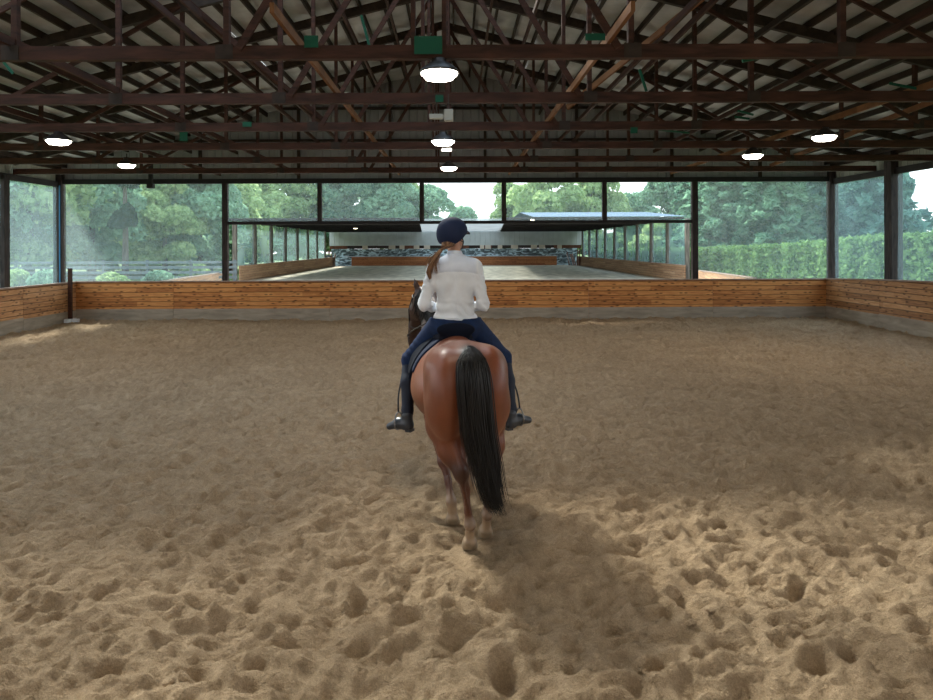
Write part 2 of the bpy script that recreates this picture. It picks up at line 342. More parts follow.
# ------------------------------------------------------------------ roof, purlins, walls
def barn():
    m, nt, b = new_mat('roof_insulation'); L = nt.links
    tc = N(nt, 'ShaderNodeTexCoord'); nz = N(nt, 'ShaderNodeTexNoise'); nz.inputs['Scale'].default_value = 1.4; nz.inputs['Detail'].default_value = 6
    L.new(tc.outputs['Object'], nz.inputs['Vector']); cr = N(nt, 'ShaderNodeValToRGB')
    cr.color_ramp.elements[0].position = .3; cr.color_ramp.elements[0].color = (.32,.34,.365,1); cr.color_ramp.elements[1].position = .7; cr.color_ramp.elements[1].color = (.58,.62,.66,1)
    L.new(nz.outputs[0], cr.inputs[0]); L.new(cr.outputs[0], b.inputs['Base Color']); b.inputs['Roughness'].default_value = .6
    # roof decks, left open for unseen clear panels added to admit the sun
    SK = (-4.4, XC-.1, 6.2, 11.7)
    YE_ = YF+5.2  # overhang added out of view, keeps sun off the sand by the far wall
    def deck(x0, x1, y0, y1, bm):
        n = max(1, int(round(abs(x1-x0)/.15)))
        ys = np.linspace(y0, y1, max(2, int((y1-y0)/1.1)))
        cols = []
        for i in range(n+1):
            x = x0+(x1-x0)*i/n; s = -.035*abs(math.sin(math.pi*(x-XC-.25)/.455))
            cols.append([bm.verts.new((x, y, roof_z(x)+.10+s+.01*math.sin(y*2.1+x))) for y in ys])
        for a, c in zip(cols, cols[1:]):
            for j in range(len(ys)-1): bm.faces.new((a[j], a[j+1], c[j+1], c[j]))
    bm = bmesh.new()
    deck(XL-.3, -9.2, YB, YE_, bm); deck(-9.2, SK[0], YB, 4.6, bm); deck(-9.2, -7.3, 11.2, YE_, bm); deck(-7.3, SK[0], 10.1, YE_, bm); deck(SK[0], SK[1], YB, SK[2], bm); deck(SK[0], SK[1], SK[3], YE_, bm); deck(SK[1], XC, YB, YE_, bm)
    struct('ceiling', bm, m)
    SK2 = (XC+.1, 1.9, 6.2, 13.0)
    bm = bmesh.new(); deck(SK2[1], XR+.3, YB, YE_, bm); deck(XC, SK2[0], YB, YE_, bm); deck(SK2[0], SK2[1], YB, SK2[2], bm); deck(SK2[0], SK2[1], SK2[3], YE_, bm)
    struct('ceiling_right', bm, m)
    for i, s in enumerate((SK, SK2, (-9.2, -7.3, 4.6, 11.2), (-7.3, -4.4, 4.6, 10.1))):
        bm = bmesh.new(); z0, z1 = roof_z(s[0])+.13, roof_z(s[1])+.13
        vs = [bm.verts.new(p) for p in ((s[0],s[2],z0),(s[1],s[2],z1),(s[1],s[3],z1),(s[0],s[3],z0))]; bm.faces.new(vs)
        struct('window_%d' % (30+i), bm, M_SKY)  # added roof panels, out of view, that pass sunlight to horse and sand
    # purlins
    first = None
    for side in (-1, 1):
        for k in range(25):
            x = XC + side*(.25 + .455*k); z = roof_z(x) + .0
            if first is None:
                bm = bmesh.new(); box(bm, -.022, .022, 6.0, YF, -.06, .06); first = obj('purlin', bm, M_PURL); o = first
                tag(o, 'dark timber purlin running lengthwise under the pale roof lining', 'purlin', 'roof purlins above the trusses')
            else: o = copy_tree(first)
            o.location = (x, 0, z)
    # gable end above windows
    bm = bmesh.new(); ZW = 4.07
    pts = [(XL,ZW),(XR,ZW),(XR,ZE+.08),(XC,ZR+.08),(XL,ZE+.08)]
    a = [bm.verts.new((x,YF+.06,z)) for x,z in pts]; c = [bm.verts.new((x,YF+.12,z)) for x,z in pts]
    bm.faces.new(a); bm.faces.new(c[::-1])
    for i in range(5): bm.faces.new((a[i],c[i],c[(i+1)%5],a[(i+1)%5]))
    bmesh.ops.recalc_face_normals(bm, faces=bm.faces); struct('wall_far', bm, M_SIDE_X)
    for i, (x0,x1) in enumerate(((XL-.1,XL-.04),(XR+.04,XR+.1))):
        bm = bmesh.new(); box(bm, x0, x1, YB, YF, 4.02, ZE+.08); struct('wall_'+('left','right')[i], bm, M_SIDE_Y)
        bm = bmesh.new(); xx = (XL, XR)[i]; box(bm, xx-.05, xx+.05, YB, YF+.05, 3.9, 4.06); struct('trim_%d' % (i+1), bm, M_HEAD)
        bm = bmesh.new(); box(bm, xx-.04, xx+.04, YB, YF+.05, 4.42, 4.54); struct('trim_%d' % (i+3), bm, M_PURL)
    bm = bmesh.new(); box(bm, XL, XR, YF-.05, YF+.05, 3.99, 4.13); struct('trim_5', bm, M_HEAD)
    bm = bmesh.new(); box(bm, XC-5.2, XC+5.2, YF-.02, YF+.05, 6.16, 6.23); struct('trim_6', bm, M_PURL)
    bm = bmesh.new(); box(bm, XC-8, XC+8, YF-.02, YF+.05, 5.22, 5.29); struct('trim_7', bm, M_PURL)
    for x in (-7.5,-4.6,-1.9,.9,3.6,6.4,9.0):
        bm = bmesh.new(); box(bm, x-.04, x+.04, YF-.03, YF+.05, 4.13, roof_z(x)); tag(obj('gable_stud', bm, M_PURL), 'dark timber stud against the grey gable siding above the far windows', 'stud', 'studs on the far gable')
    # back wall behind the camera
    bm = bmesh.new(); box(bm, XL, XR, YB-.1, YB, 0, 4.5); struct('wall_rear', bm, M_SIDE_X)
barn()

# ------------------------------------------------------------------ posts
def post(name, x, y, w, z0, z1, label, m=M_POST, extra=None):
    bm = bmesh.new(); box(bm, -w/2, w/2, -w/2, w/2, 0, z1-z0)
    bmesh.ops.bevel(bm, geom=bm.edges[:], offset=.008, segments=1, affect='EDGES')
    o = obj(name, bm, m, loc=(x,y,z0)); tag(o, label, 'post'); return o
def xat(px, Y=YF): return (px-VX)*Y/F
HDR = 2.13 + (HY-221.5)*YF/F
post('timber_post', XL, YF, .25, 0, 4.4, 'thick dark post in the far left corner of the barn with a blue edge')
post('timber_post', XR, YF, .24, 0, 4.4, 'thick dark post in the far right corner of the barn')
post('timber_post', XL, 18.05, .22, 0, 4.0, 'dark post at the left edge of the photo, left wall')
post('timber_post', XR, 17.75, .30, 0, 4.48, 'heavy dark post in the right wall, nearer than the corner post')
post('timber_post', xat(225.5), YF, .16, 0, 4.0, 'full height dark post left of the wide gateway opening')
post('timber_post', xat(694.5), YF, .17, 0, 4.0, 'full height dark post right of the wide gateway opening')
for px, t in ((320,'leftmost of the four short posts hanging above the wide opening'),(422,'short dark post above the opening, just left of the rider helmet'),(504,'short dark post above the opening, just right of the rider helmet'),(604.5,'rightmost of the four short posts hanging above the wide opening')):
    post('short_post', xat(px), YF, .13, HDR, 4.0, t)
for yy in (15.2, 12.5, 9.8, 7.1, 4.4, 1.7, -1, -3.7, -6.4, -9.1, -11.8):
    for i, xx in enumerate((XL, XR)):
        bm = bmesh.new(); box(bm, xx-.1, xx+.1, yy-.1, yy+.1, 0, 4.0); struct('trim_%d' % (20+i), bm, M_POST)
bm = bmesh.new(); box(bm, xat(228), xat(692), YF-.05, YF+.05, HDR-.07, HDR+.02)
struct('trim_8', bm, M_HEAD)
bm = bmesh.new(); box(bm, XL-.14-.02+.13, XL+.0, YF-.15, YF-.13, 0, 3.95)
tag(obj('blue_strap', bm, M_BLUE, loc=(-.02+.12,0,0)), 'thin blue strap running down the far left corner post', 'strap')

# vinyl curtains
def pane(n, a, b, z0, z1, m, z1b=None):
    bm = bmesh.new(); a = Vector(a); b = Vector(b); nseg = 14
    d = (b-a); nrm = Vector((-d.y, d.x)).normalized(); rows = []
    for i in range(nseg+1):
        p = a + d*i/nseg; row = []
        for j in range(7):
            z = z0+(z1-z0)*j/6; s = .012*math.sin(i*1.9+j*.7+n)
            row.append(bm.verts.new((p.x+nrm.x*s, p.y+nrm.y*s, z)))
        rows.append(row)
    for r, s in zip(rows, rows[1:]):
        for j in range(6): bm.faces.new((r[j], s[j], s[j+1], r[j+1]))
    struct('window_%d' % n, bm, m, smooth=True)
xs = [XL+.12, xat(225.5)]
pane(1, (XL+.14,YF), (xat(225.5)-.08,YF), 1.0, 4.0, M_VIN)
pane(2, (xat(225.5)+.08,YF), (xat(320)-.07,YF), HDR, 4.0, M_VIN)
pane(3, (xat(320)+.07,YF), (xat(422)-.07,YF), HDR, 4.0, M_VIN)
pane(4, (xat(422)+.07,YF), (xat(504)-.07,YF), HDR, 4.0, M_VIN)
pane(5, (xat(504)+.07,YF), (xat(604.5)-.07,YF), HDR, 4.0, M_VIN)
pane(6, (xat(604.5)+.07,YF), (xat(694.5)-.09,YF), HDR, 4.0, M_VIN)
pane(7, (xat(694.5)+.09,YF), (XR-.12,YF), 1.0, 4.0, M_VIN)
pane(8, (XL,YF-.14), (XL,18.17), 1.0, 3.93, M_VIN2)
pane(9, (XR,YF-.14), (XR,17.92), 1.0, 3.93, M_VIN)
pane(10, (XL,17.93), (XL,15.2), 1.0, 3.93, M_VIN2)
pane(11, (XR,17.58), (XR,15.2), 1.0, 3.93, M_VIN)

# ------------------------------------------------------------------ kickboards
def kick(x0, y0, x1, y1, h0, h1, label, mplank, base=.36, group='kickboards of the near arena', t=.05, cap=True, mbase=M_BASE, mcap=None):
    """panel from (x0,y0) to (x1,y1); the arena side is at its right hand when walking p0->p1 reversed; boards pattern in material"""
    o = empty('kickboard_panel', (x0, y0, 0), label, 'kickboard', group)
    d = Vector((x1-x0, y1-y0, 0)); L = d.length; d /= L; n = Vector((d.y, -d.x, 0))
    def slab(nm, za, zb0, zb1, off, th, m):
        bm = bmesh.new(); vs = []
        for s, zb in ((.004, zb0), (L-.004, zb1)):
            for oo in (off, off+th):
                p = d*s + n*oo
                vs.append(bm.verts.new((p.x, p.y, za))); vs.append(bm.verts.new((p.x, p.y, zb)))
        for f in ((0,1,3,2),(4,6,7,5),(0,4,5,1),(2,3,7,6),(0,2,6,4),(1,5,7,3)): bm.faces.new([vs[i] for i in f])
        bmesh.ops.recalc_face_normals(bm, faces=bm.faces)
        return obj(nm, bm, m, o)
    slab('boarding', -.05, h0, h1, 0, t, mplank)
    if base: slab('base_board', -.05, base, base, t, .018, mbase)
    if cap:
        bm = bmesh.new(); p = n*(t/2); q = d*L + n*(t/2)
        beam(bm, (p.x,p.y,h0+.016), (q.x,q.y,h1+.016), t+.06, .035); obj('cap_rail', bm, mcap or M_CAP, o)
    return o
xsK = [75, 174, 330, 455, 588, 712, 826]
lb = ['front kickboard panel at the far left, beside the corner jump pole','front kickboard panel, second from the left corner','front kickboard panel just left of the horse and rider','front kickboard panel directly behind the rider, right half','front kickboard panel to the right of the rider','front kickboard panel ending at the far right corner']
for i in range(6):
    kick((xsK[i]-VX)*KY/F, KY, (xsK[i+1]-VX)*KY/F, KY, 1.11, 1.11, lb[i], M_PLANK_X, base=.33)
kick(KX0, 14.0, KX0, 17.9, 1.11, 1.11, 'left side kickboard panel at the left edge of the photo', M_PLANK_Y, base=.34)
kick(KX0, 17.9, KX0, 20.44, 1.11, 1.11, 'left side kickboard panel running into the far left corner', M_PLANK_Y, base=.30)
kick(KX1+.02, 20.42, KX1+.02, 17.85, 1.12, 1.21, 'right side kickboard panel next to the far right corner', M_PLANK_Y, base=.34)
kick(KX1+.02, 17.85, KX1+.02, 13.6, 1.21, 1.32, 'right side kickboard panel at the right edge of the photo', M_PLANK_Y, base=.36)
for a, b_ in ((13.96, YB), ):
    bm = bmesh.new(); box(bm, KX0-.05, KX0, b_, a, 0, 1.11); struct('baseboard_left', bm, M_PLANK_Y)
    bm = bmesh.new(); box(bm, KX1, KX1+.05, b_, 13.55, 0, 1.3); struct('baseboard_right', bm, M_PLANK_Y)
# jump standard in the corner
o = empty('jump_standard', (at(70,320,19.8).x, 19.8, .04), 'brown upright jump pole on a white foot in the left corner', 'jump standard')
bm = bmesh.new(); box(bm, -.045, .045, -.045, .045, .04, 1.50); obj('pole', bm, M_TRUSS, o)
bm = bmesh.new(); box(bm, -.24, .24, -.05, .05, -.02, .07); box(bm, -.05, .05, -.24, .24, -.02, .075); obj('foot', bm, M_WHITE, o)

# ------------------------------------------------------------------ trusses
def make_truss():
    r = empty('roof_truss', (XC, 7.24, 4.06), '', 'roof truss', 'timber roof trusses')
    def mem(name, a, b, w=.045, h=.12, m=M_TRUSS, yo=0):
        bm = bmesh.new(); beam(bm, (a[0],yo,a[1]), (b[0],yo,b[1]), w, h); return obj(name, bm, m, r)
    top = lambda x: (ZE-4.06) - .10 + PITCH*(HS-abs(x))
    mem('bottom_chord', (-HS+.05,.07), (HS-.05,.07), .09, .14)
    for s in (-1,1):
        mem('top_chord', (s*(HS-.05), top(HS)), (0, top(0)), .09, .17, M_PURL)
        for x in (2.1, 4.3, 8.0): mem('web_post', (s*x,.1), (s*x, top(x)), .06, .07, yo=.05)
        for a, b in ((.0,2.1),(4.3,8.0)):
            mem('web_brace', (s*b,.1), (s*a, top(a)), .04, .07, yo=-.05) if a else mem('web_brace', (s*1.95,.1), (s*.1, top(.1)), .04, .075, yo=-.05)
        mem('web_post', (s*.16,.1), (s*.16, top(.16)), .045, .13, yo=.05)
    for s in (-1,1):
        for x in (2.1,4.3,8.0):
            bm = bmesh.new(); box(bm, s*x-.09, s*x+.09, -.052, -.046, .0, .15); obj('gusset_plate', bm, M_PURL, r)
    return r
t0 = make_truss(); tl = ['nearest brown roof truss, with a green patch at midspan','second roof truss from the camera, behind the big centre lamp','third roof truss from the camera','fourth roof truss from the camera','fifth roof truss from the camera','sixth roof truss, closest to the far windows']
TR = []
for i in range(6):
    t = t0 if i == 0 else copy_tree(t0)
    t.location.y = 7.24 + 2.235*i; relabel(t, tl[i]); TR.append(t)
def patch(name, parent, x0, x1, z0, z1, y=-.06, m=M_GREEN):
    bm = bmesh.new(); box(bm, x0-XC, x1-XC, y-.004, y+.004, z0-4.06, z1-4.06); o = obj(name, bm, m, parent); o['label'] = 'green patch'
def patch_px(i, px0, px1, py0, py1, y=-.062):
    Y = TR[i].location.y + y; a = at(px0,py1,Y); b = at(px1,py0,Y); patch('painted_patch', TR[i], a.x, b.x, a.z, b.z, y)
patch_px(0, 415, 443, 36, 54); patch_px(0, 305, 319, 35, 47); patch_px(0, 586, 606, 34, 41)
patch_px(1, 436, 444, 95, 102); patch_px(2, 243, 252, 121, 126); patch_px(2, 631, 638, 128,134); patch_px(3, 180, 188,128,140)
# green straps tied between members
for i, (px0,py0,px1,py1,k) in enumerate([(4,60,14,72,1),(362,15,370,45,1),(743,62,765,58,0),(640,70,647,92,1),(735,118,750,120,2),(738,112,754,116,2),(652,130,690,134,3),(890,85,925,92,1)]):
    Y = 7.24+2.235*k+.1; a = at(px0,py0,Y); b = at(px1,py1,Y); bm = bmesh.new()
    beam(bm, a, b, .02, .035); c = (a+b)/2
    for v in bm.verts: v.co -= c
    tag(obj('green_strap', bm, M_GREEN, loc=c), 'short green strap tied up among the roof truss webs', 'strap', 'green straps in the roof')
# lengthwise runners and slanted braces
def runner(p, q, lab, m=M_BRACE, w=.04, h=.09):
    p = Vector(p); q = Vector(q); c = (p+q)/2; bm = bmesh.new(); beam(bm, p-c, q-c, w, h)
    tag(obj('roof_brace', bm, m, loc=c), lab, 'brace')
runner((XC-1.35,6.2,4.25),(XC-1.35,YF-.1,4.25),'orange brown brace running lengthwise on the truss chords, left of the centre lamps')
runner((XC+1.85,6.2,4.25),(XC+1.85,YF-.1,4.25),'orange brown brace running lengthwise on the truss chords, right of the centre lamps')
runner((XC+4.4,8.0,6.0),(XC+2.2,12.0,4.5),'light brown brace slanting down through the webs, right of centre')
runner((XC+7.6,8.0,4.5),(XC+8.6,18.5,4.22),'light brown brace slanting past the right hand far lamp')
runner((XC+6.6,6.6,4.25),(XC+6.6,YF-.1,4.25),'light brown lengthwise brace over the right hand row of lamps')
runner((XC-6.6,6.6,4.25),(XC-6.6,YF-.1,4.25),'dull brown lengthwise brace over the left hand row of lamps', M_TRUSS)
runner((XC-4.3,6.6,4.25),(XC-4.3,YF-.1,4.25),'dark brown lengthwise brace on the left, between lamp rows', M_TRUSS)
runner((XC-3.9,7.3,5.9),(XC-2.0,12.0,4.3),'dark brown brace slanting down through the webs, left of centre', M_TRUSS)
runner((XC-.95,7.3,6.6),(XC-.95,YF-.1,6.5),'dark brown runner high in the roof, left of the ridge', M_TRUSS)
runner((XC+.95,7.3,6.6),(XC+.95,YF-.1,6.5),'dark brown runner high in the roof, right of the ridge', M_TRUSS)
runner((XC-3.1,7.3,5.2),(XC-3.1,YF-.1,5.2),'dark brown runner at half height of the webs on the left', M_TRUSS)
runner((XC+3.3,7.3,5.2),(XC+3.3,YF-.1,5.2),'dark brown runner at half height of the webs on the right', M_TRUSS)

for side in (-1, 1):
    for k, (xo, dz) in enumerate(((1.6,.9),(2.6,.55),(3.7,1.0),(5.2,.45),(6.1,.8),(7.3,.35))):
        x = XC+side*xo; z0 = roof_z(x)-dz; z1 = z0-.12*(k % 3); c = Vector((x,14,(z0+z1)/2)); bm = bmesh.new()
        beam(bm, Vector((x,7.1,z0))-c, Vector((x+side*.15*(k % 2),YF-.1,z1))-c, .04, .09)
        tag(obj('roof_runner', bm, (M_TRUSS, M_PURL)[k % 2], loc=c), 'dark brown runner passing lengthwise between the truss webs', 'runner', 'lengthwise runners in the roof')
# ------------------------------------------------------------------ lamps
def make_lamp():
    r = empty('barn_lamp', (0,0,0), '', 'lamp', 'round barn lamps under the trusses')
    bm = bmesh.new(); lathe(bm, [(.04,.155),(.07,.15),(.075,.12),(.13,.085),(.19,.035),(.205,.015),(.21,.0),(.19,.0),(.17,.03),(.11,.07),(.06,.09)], 36); obj('lamp_shade', bm, M_LAMP, r, smooth=True)
    bm = bmesh.new(); lathe(bm, [(.19,.002),(.185,-.02),(.155,-.045),(.145,-.06),(.09,-.07),(.002,-.073)], 36, capb=True); obj('lens', bm, M_LENS, r, smooth=True)
    bm = bmesh.new(); tube(bm, [(0,0,.15),(0,0,.26)], .012); box(bm, -.05, .05, -.03, .03, .15, .18); obj('hanger', bm, M_LAMP, r)
    return r
l0 = make_lamp()
lamps = [(440,76,7.24,'largest round lamp, on the centre line nearest the camera'),(443.5,143,11.71,'middle one of the three lit lamps on the centre line'),(449,169,16.18,'farthest of the three lit lamps on the centre line'),
         (59,141,11.71,'round lamp at far left, nearer one of the left pair'),(127,165,16.18,'smaller round lamp, farther one of the left pair'),(824.5,140,11.71,'round lamp at far right, nearer one of the right pair'),(753,158,13.945,'smaller round lamp, farther one of the right pair')]
def lamp_and_fill_light(p, e=78, nm='lamp_and_fill_light'):
    l = bpy.data.lights.new(nm, 'SPOT'); l.energy = e; l.color = (1,.90,.76); l.shadow_soft_size = .17; l.spot_size = math.radians(165); l.spot_blend = .6
    lo = bpy.data.objects.new(nm, l); COL.objects.link(lo); lo.location = p
for i, (px,py,Y,lab) in enumerate(lamps):
    o = l0 if i == 0 else copy_tree(l0)
    p = at(px,py,Y); o.location = p + Vector((0,0,.03)); relabel(o, lab); lamp_and_fill_light(p - Vector((0,0,.1)))
    z = 4.06+.0
    if p.z+.36 < 4.3:
        pass
for Y in (3.9, -.1, -4.5, -9):
    for x in (-6.7, -.2, 5.9): lamp_and_fill_light((x, Y, 3.9), 62)  # added fill lights without fixtures, out of view, brightening the sand
o = empty('box_fixture', at(441,121,9.44), 'pale box shaped fixture hung between the near and middle centre lamps', 'fixture')
bm = bmesh.new(); box(bm,-.15,.03,-.05,.05,.03,.09); obj('tube', bm, M_PALE, o)
bm = bmesh.new(); box(bm,.05,.17,-.06,.06,.0,.15); box(bm,.03,.05,-.02,.02,.04,.08); obj('box', bm, M_PALE, o)
bm = bmesh.new(); box(bm,-.06,-.045,-.01,.01,.09,.36); box(bm,.10,.115,-.01,.01,.15,.36); obj('bracket', bm, M_LAMP, o)
o = empty('small_panel_lamp', at(447,151,13.93), 'small bright rectangular lamp between the middle and far centre lamps', 'lamp')
bm = bmesh.new(); box(bm,-.10,.10,-.03,.03,.0,.07); obj('lens', bm, emit('panel_lens',(1,.93,.8),4), o)
bm = bmesh.new(); box(bm,-.11,.11,-.035,.035,.07,.1); tube(bm,[(0,0,.1),(0,0,.3)],.01); obj('housing', bm, M_LAMP, o)
o = empty('hanging_bracket', at(151,187,20.3), 'small dark bracket hanging below the far truss on the left', 'bracket')
bm = bmesh.new(); box(bm,-.05,.05,-.05,.05,.1,1.0); box(bm,-.09,.09,-.08,.08,0,.12); obj('arm', bm, M_HEAD, o)

# ------------------------------------------------------------------ grounds outside
def grounds():
    g = simple('meadow_grass', (.10,.17,.05), .9, noise=.4, scale=1.5)
    bm = bmesh.new(); vs = [bm.verts.new(p) for p in ((-140,20.7,-.12),(140,20.7,-.12),(140,220,-.12),(-140,220,-.12))]; bm.faces.new(vs)
    for x0, x1 in ((-140,-11.8),(11.3,140)):
        vs = [bm.verts.new(p) for p in ((x0,-40,-.12),(x1,-40,-.12),(x1,20.7,-.12),(x0,20.7,-.12))]; bm.faces.new(vs)
    struct('ground', bm, g)
    s = simple('far_arena_sand', (.54,.50,.39), .95, noise=.28, scale=1.6, bump=.05, stretch=(1,.35,1))
    bm = bmesh.new(); vs = [bm.verts.new(p) for p in ((-14.3,21,-.06),(14.5,21,-.06),(14.5,81.5,-.06),(-14.3,81.5,-.06))]; bm.faces.new(vs)
    struct('floor_far_arena', bm, s)
grounds()

# ------------------------------------------------------------------ far arena
def far_arena():
    M_FP = wood('far_post_timber', (.05,.045,.04), (.19,.17,.14), 3, (3,3,.5))
    M_FG = vinyl('far_vinyl', (.55,.78,.80), .30)
    YN, YE = 43.7, 78.5; XLf, XRf = -13.7, 13.9; ZT = 3.80
    g = 'posts along the far arena'
    zk = .90
    nl = 8
    for i in range(nl):
        Y = 43.55 + i*4.3; o = post('far_post', XLf, Y, .25, 0, ZT-.05, '', M_FP); o['group'] = 'left row of weathered posts beside the far arena'; relabel(o, ['nearest weathered post in the left row of the far arena','second weathered post in the left row of the far arena','third weathered post in the left row of the far arena','fourth weathered post in the left row of the far arena','fifth weathered post in the left row of the far arena','sixth weathered post in the left row of the far arena','seventh weathered post in the left row of the far arena','farthest weathered post in the left row of the far arena'][i])
        if i < nl-1: paneY(40+i, XLf, Y+.2, Y+4.1, zk, ZT-.1, M_FG)
    for i in range(10):
        Y = 41.9 + i*3.8; o = post('far_post', XRf, Y, .24, 0, ZT-.05, '', M_FP); o['group'] = 'right row of weathered posts beside the far arena'; relabel(o, ['nearest','second','third','fourth','fifth','sixth','seventh','eighth','ninth','farthest'][i] + ' weathered post in the right row of the far arena')
        if i < 9: paneY(50+i, XRf, Y+.2, Y+3.6, zk, ZT-.1, M_FG)
    kick(XLf+.2, YN, XLf+.2, YE, .92, .92, 'pale kickboard along the left side of the far arena', M_PLANK_FY, base=None, group=None, t=.08)
    kick(XRf-.2, YE, XRf-.2, 41.6, .92, .92, 'pale kickboard along the right side of the far arena', M_PLANK_FY, base=None, group=None, t=.08)
    kick(-11.6, YE, 11.4, YE, .93, .93, 'reddish kickboard across the end of the far arena', M_PLANK_FX, base=None, group=None, t=.08)
    # short walls linking both arenas
    kick(xat(158,20.8), 20.9, XLf-.1, 42.2, 1.09, .62, 'low board wall leading from the left bay to the far arena', M_PLANK_Y, base=None, group=None)
    kick(XRf+.1, 41.4, xat(757,20.8), 20.9, .68, 1.13, 'low board wall leading from the right bay to the far arena', M_PLANK_Y, base=None, group=None)
    # end building
    zs0, zs1 = H+.07, 3.95
    ms = siding('end_siding', (.46,.50,.50), 0, .55)
    o = empty('end_building', (0,YE+.6,0), 'grey sided building across the end of the far arena', 'building')
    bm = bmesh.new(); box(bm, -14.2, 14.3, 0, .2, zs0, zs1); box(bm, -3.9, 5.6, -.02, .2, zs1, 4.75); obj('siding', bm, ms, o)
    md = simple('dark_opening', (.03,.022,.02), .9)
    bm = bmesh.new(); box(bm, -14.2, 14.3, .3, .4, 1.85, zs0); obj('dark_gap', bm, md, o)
    mb = wood('red_brown_board', (.10,.04,.025), (.2,.08,.05), 3)
    for a, b in ((-14.2,-12.2),(-6,-4.6),(-1.6,1.6),(2.9,4.2),(11.2,14.2)):
        bm = bmesh.new(); box(bm, a, b, .18, .28, 1.84, zs0); obj('red_board', bm, mb, o)
    # glazing band, sky reflections painted into its colour as blotches
    m, nt, b = new_mat('sky_reflection_glass'); L = nt.links; tc = N(nt,'ShaderNodeTexCoord'); mp = N(nt,'ShaderNodeMapping'); mp.inputs['Scale'].default_value = (.9,1,2.2)
    nz = N(nt,'ShaderNodeTexNoise'); nz.inputs['Scale'].default_value = 1.3; nz.inputs['Detail'].default_value = 5; nz.inputs['Distortion'].default_value = 1.5
    L.new(tc.outputs['Object'], mp.inputs[0]); L.new(mp.outputs[0], nz.inputs['Vector'])
    cr = N(nt,'ShaderNodeValToRGB'); e = cr.color_ramp.elements; e[0].position = .42; e[0].color = (.05,.08,.09,1); e[1].position = .6; e[1].color = (.55,.72,.80,1); k = e.new(.5); k.color = (.14,.2,.23,1)
    L.new(nz.outputs[0], cr.inputs[0]); L.new(cr.outputs[0], b.inputs['Base Color']); b.inputs['Roughness'].default_value = .35
    bm = bmesh.new(); box(bm, -14.0, 13.8, .1, .16, -.54, 1.84); obj('glazing_band', bm, m, o)
    bm = bmesh.new(); box(bm, -12.4, 11.6, -.02, .08, .93, .99); obj('white_sill', bm, M_WHITE, o)
    mc = simple('cream_board', (.62,.55,.46), .7)
    cols = [(365,5.2),(392,6.6),(402,5),(416.5,5.5),(427,6),(482,4),(488,5.5),(500,4.5),(512.5,3),(516,4),(534,6),(542,6),(559.5,4.5)]
    Yc = YE+.58; first = None
    for i, (px, wd) in enumerate(cols):
        a = (px-VX)*Yc/F; w2 = wd*Yc/F/2
        bm = bmesh.new(); box(bm, -w2, w2, -.03, .05, 0, .42)
        tag(obj('cream_panel', bm, mc, loc=(a, Yc, 1.80)), 'small cream panel in the dark gap of the end building', 'panel', 'cream panels on the end building')
    # canopies
    mr_ = siding('blue_metal_roof', (.07,.13,.20), 0, .55, .85, .0)
    for nm, x0, x1, lab in (('canopy_left', -14.0, xat(419,43.5), 'dark flat canopy over the left side of the far arena'), ('canopy_right', xat(506,43.5), 14.2, 'canopy with blue metal roof over the right side of the far arena')):
        c = empty('canopy', (x0, 43.4, ZT), lab, 'canopy')
        bm = bmesh.new(); w_ = x1-x0; cf = 1.5
        q = ((0,0),(w_,0),(w_-cf,35.6),(0,35.6)) if 'left' in nm else ((0,0),(w_,0),(w_,35.6),(cf*1.3,35.6))
        lo_ = [bm.verts.new((a,b,0)) for a,b in q]; hi_ = [bm.verts.new((a,b,.06)) for a,b in q]; bm.faces.new(lo_[::-1]); bm.faces.new(hi_)
        for k in range(4): bm.faces.new((lo_[k],lo_[(k+1)%4],hi_[(k+1)%4],hi_[k]))
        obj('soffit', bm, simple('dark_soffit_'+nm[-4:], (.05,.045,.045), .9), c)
        bm = bmesh.new(); box(bm, 0, x1-x0, -.06, .0, -.05, .10); obj('fascia', bm, M_HEAD, c)
        for k in range(8):
            bm = bmesh.new(); ia = 0 if 'left' in nm else cf*1.3*(3.2+k*4.2)/35.6; ib = w_-(cf*(3.2+k*4.2)/35.6 if 'left' in nm else 0); box(bm, ia, ib, 3+k*4.2, 3.15+k*4.2, -.14, 0); obj('joist', bm, M_HEAD, c)
        if nm == 'canopy_right':
            bm = bmesh.new(); a0 = xat(533,43.5)-x0; L_ = x1-x0
            vs = [bm.verts.new(p) for p in ((a0,-.1,.12),(L_+.2,-.1,.12),(L_+.2,9,.82),(a0,9,.82),(a0,35.6,.1),(L_+.2,35.6,.1))]
            bm.faces.new((vs[0],vs[1],vs[2],vs[3])); bm.faces.new((vs[3],vs[2],vs[5],vs[4])); obj('metal_roof', bm, mr_, c)
    bm = bmesh.new(); a = xat(419,43.5); b_ = xat(506,43.5); vs = [bm.verts.new(p) for p in ((a,43.5,ZT+.03),(b_,43.5,ZT+.03),(b_+1.95,79,ZT+.03),(a-1.5,79,ZT+.03))]; bm.faces.new(vs)
    struct('window_60', bm, vinyl('added_sun_screen', (.20,.22,.22), .75))  # sheet added over the canopy gap to weaken the sun patch below
    ml = emit('far_lamp_lens', (1,.85,.6), 6)
    for px, py, Y, lab in ((355.5,227,60,'left one of two small lit lamps under the left canopy'),(363.5,226.3,61,'right one of two small lit lamps under the left canopy'),(532.5,220.6,43.2,'tiny lamp on the right canopy edge, nearer the rider'),(575.5,222.5,43.2,'tiny lamp on the right canopy edge, nearer the post row')):
        s = .19 if Y > 50 else .09; p = at(px,py,Y); o = empty('canopy_lamp', p, lab, 'lamp')
        bm = bmesh.new(); bmesh.ops.create_uvsphere(bm, u_segments=12, v_segments=8, radius=s, matrix=Matrix.Diagonal((1.3,1,.7,1))); obj('lens', bm, ml, o, smooth=True)
        bm = bmesh.new(); tube(bm, [(0,0,s*.5),(0,0,max(.12, ZT-p.z))], .04); obj('stem', bm, M_HEAD, o)
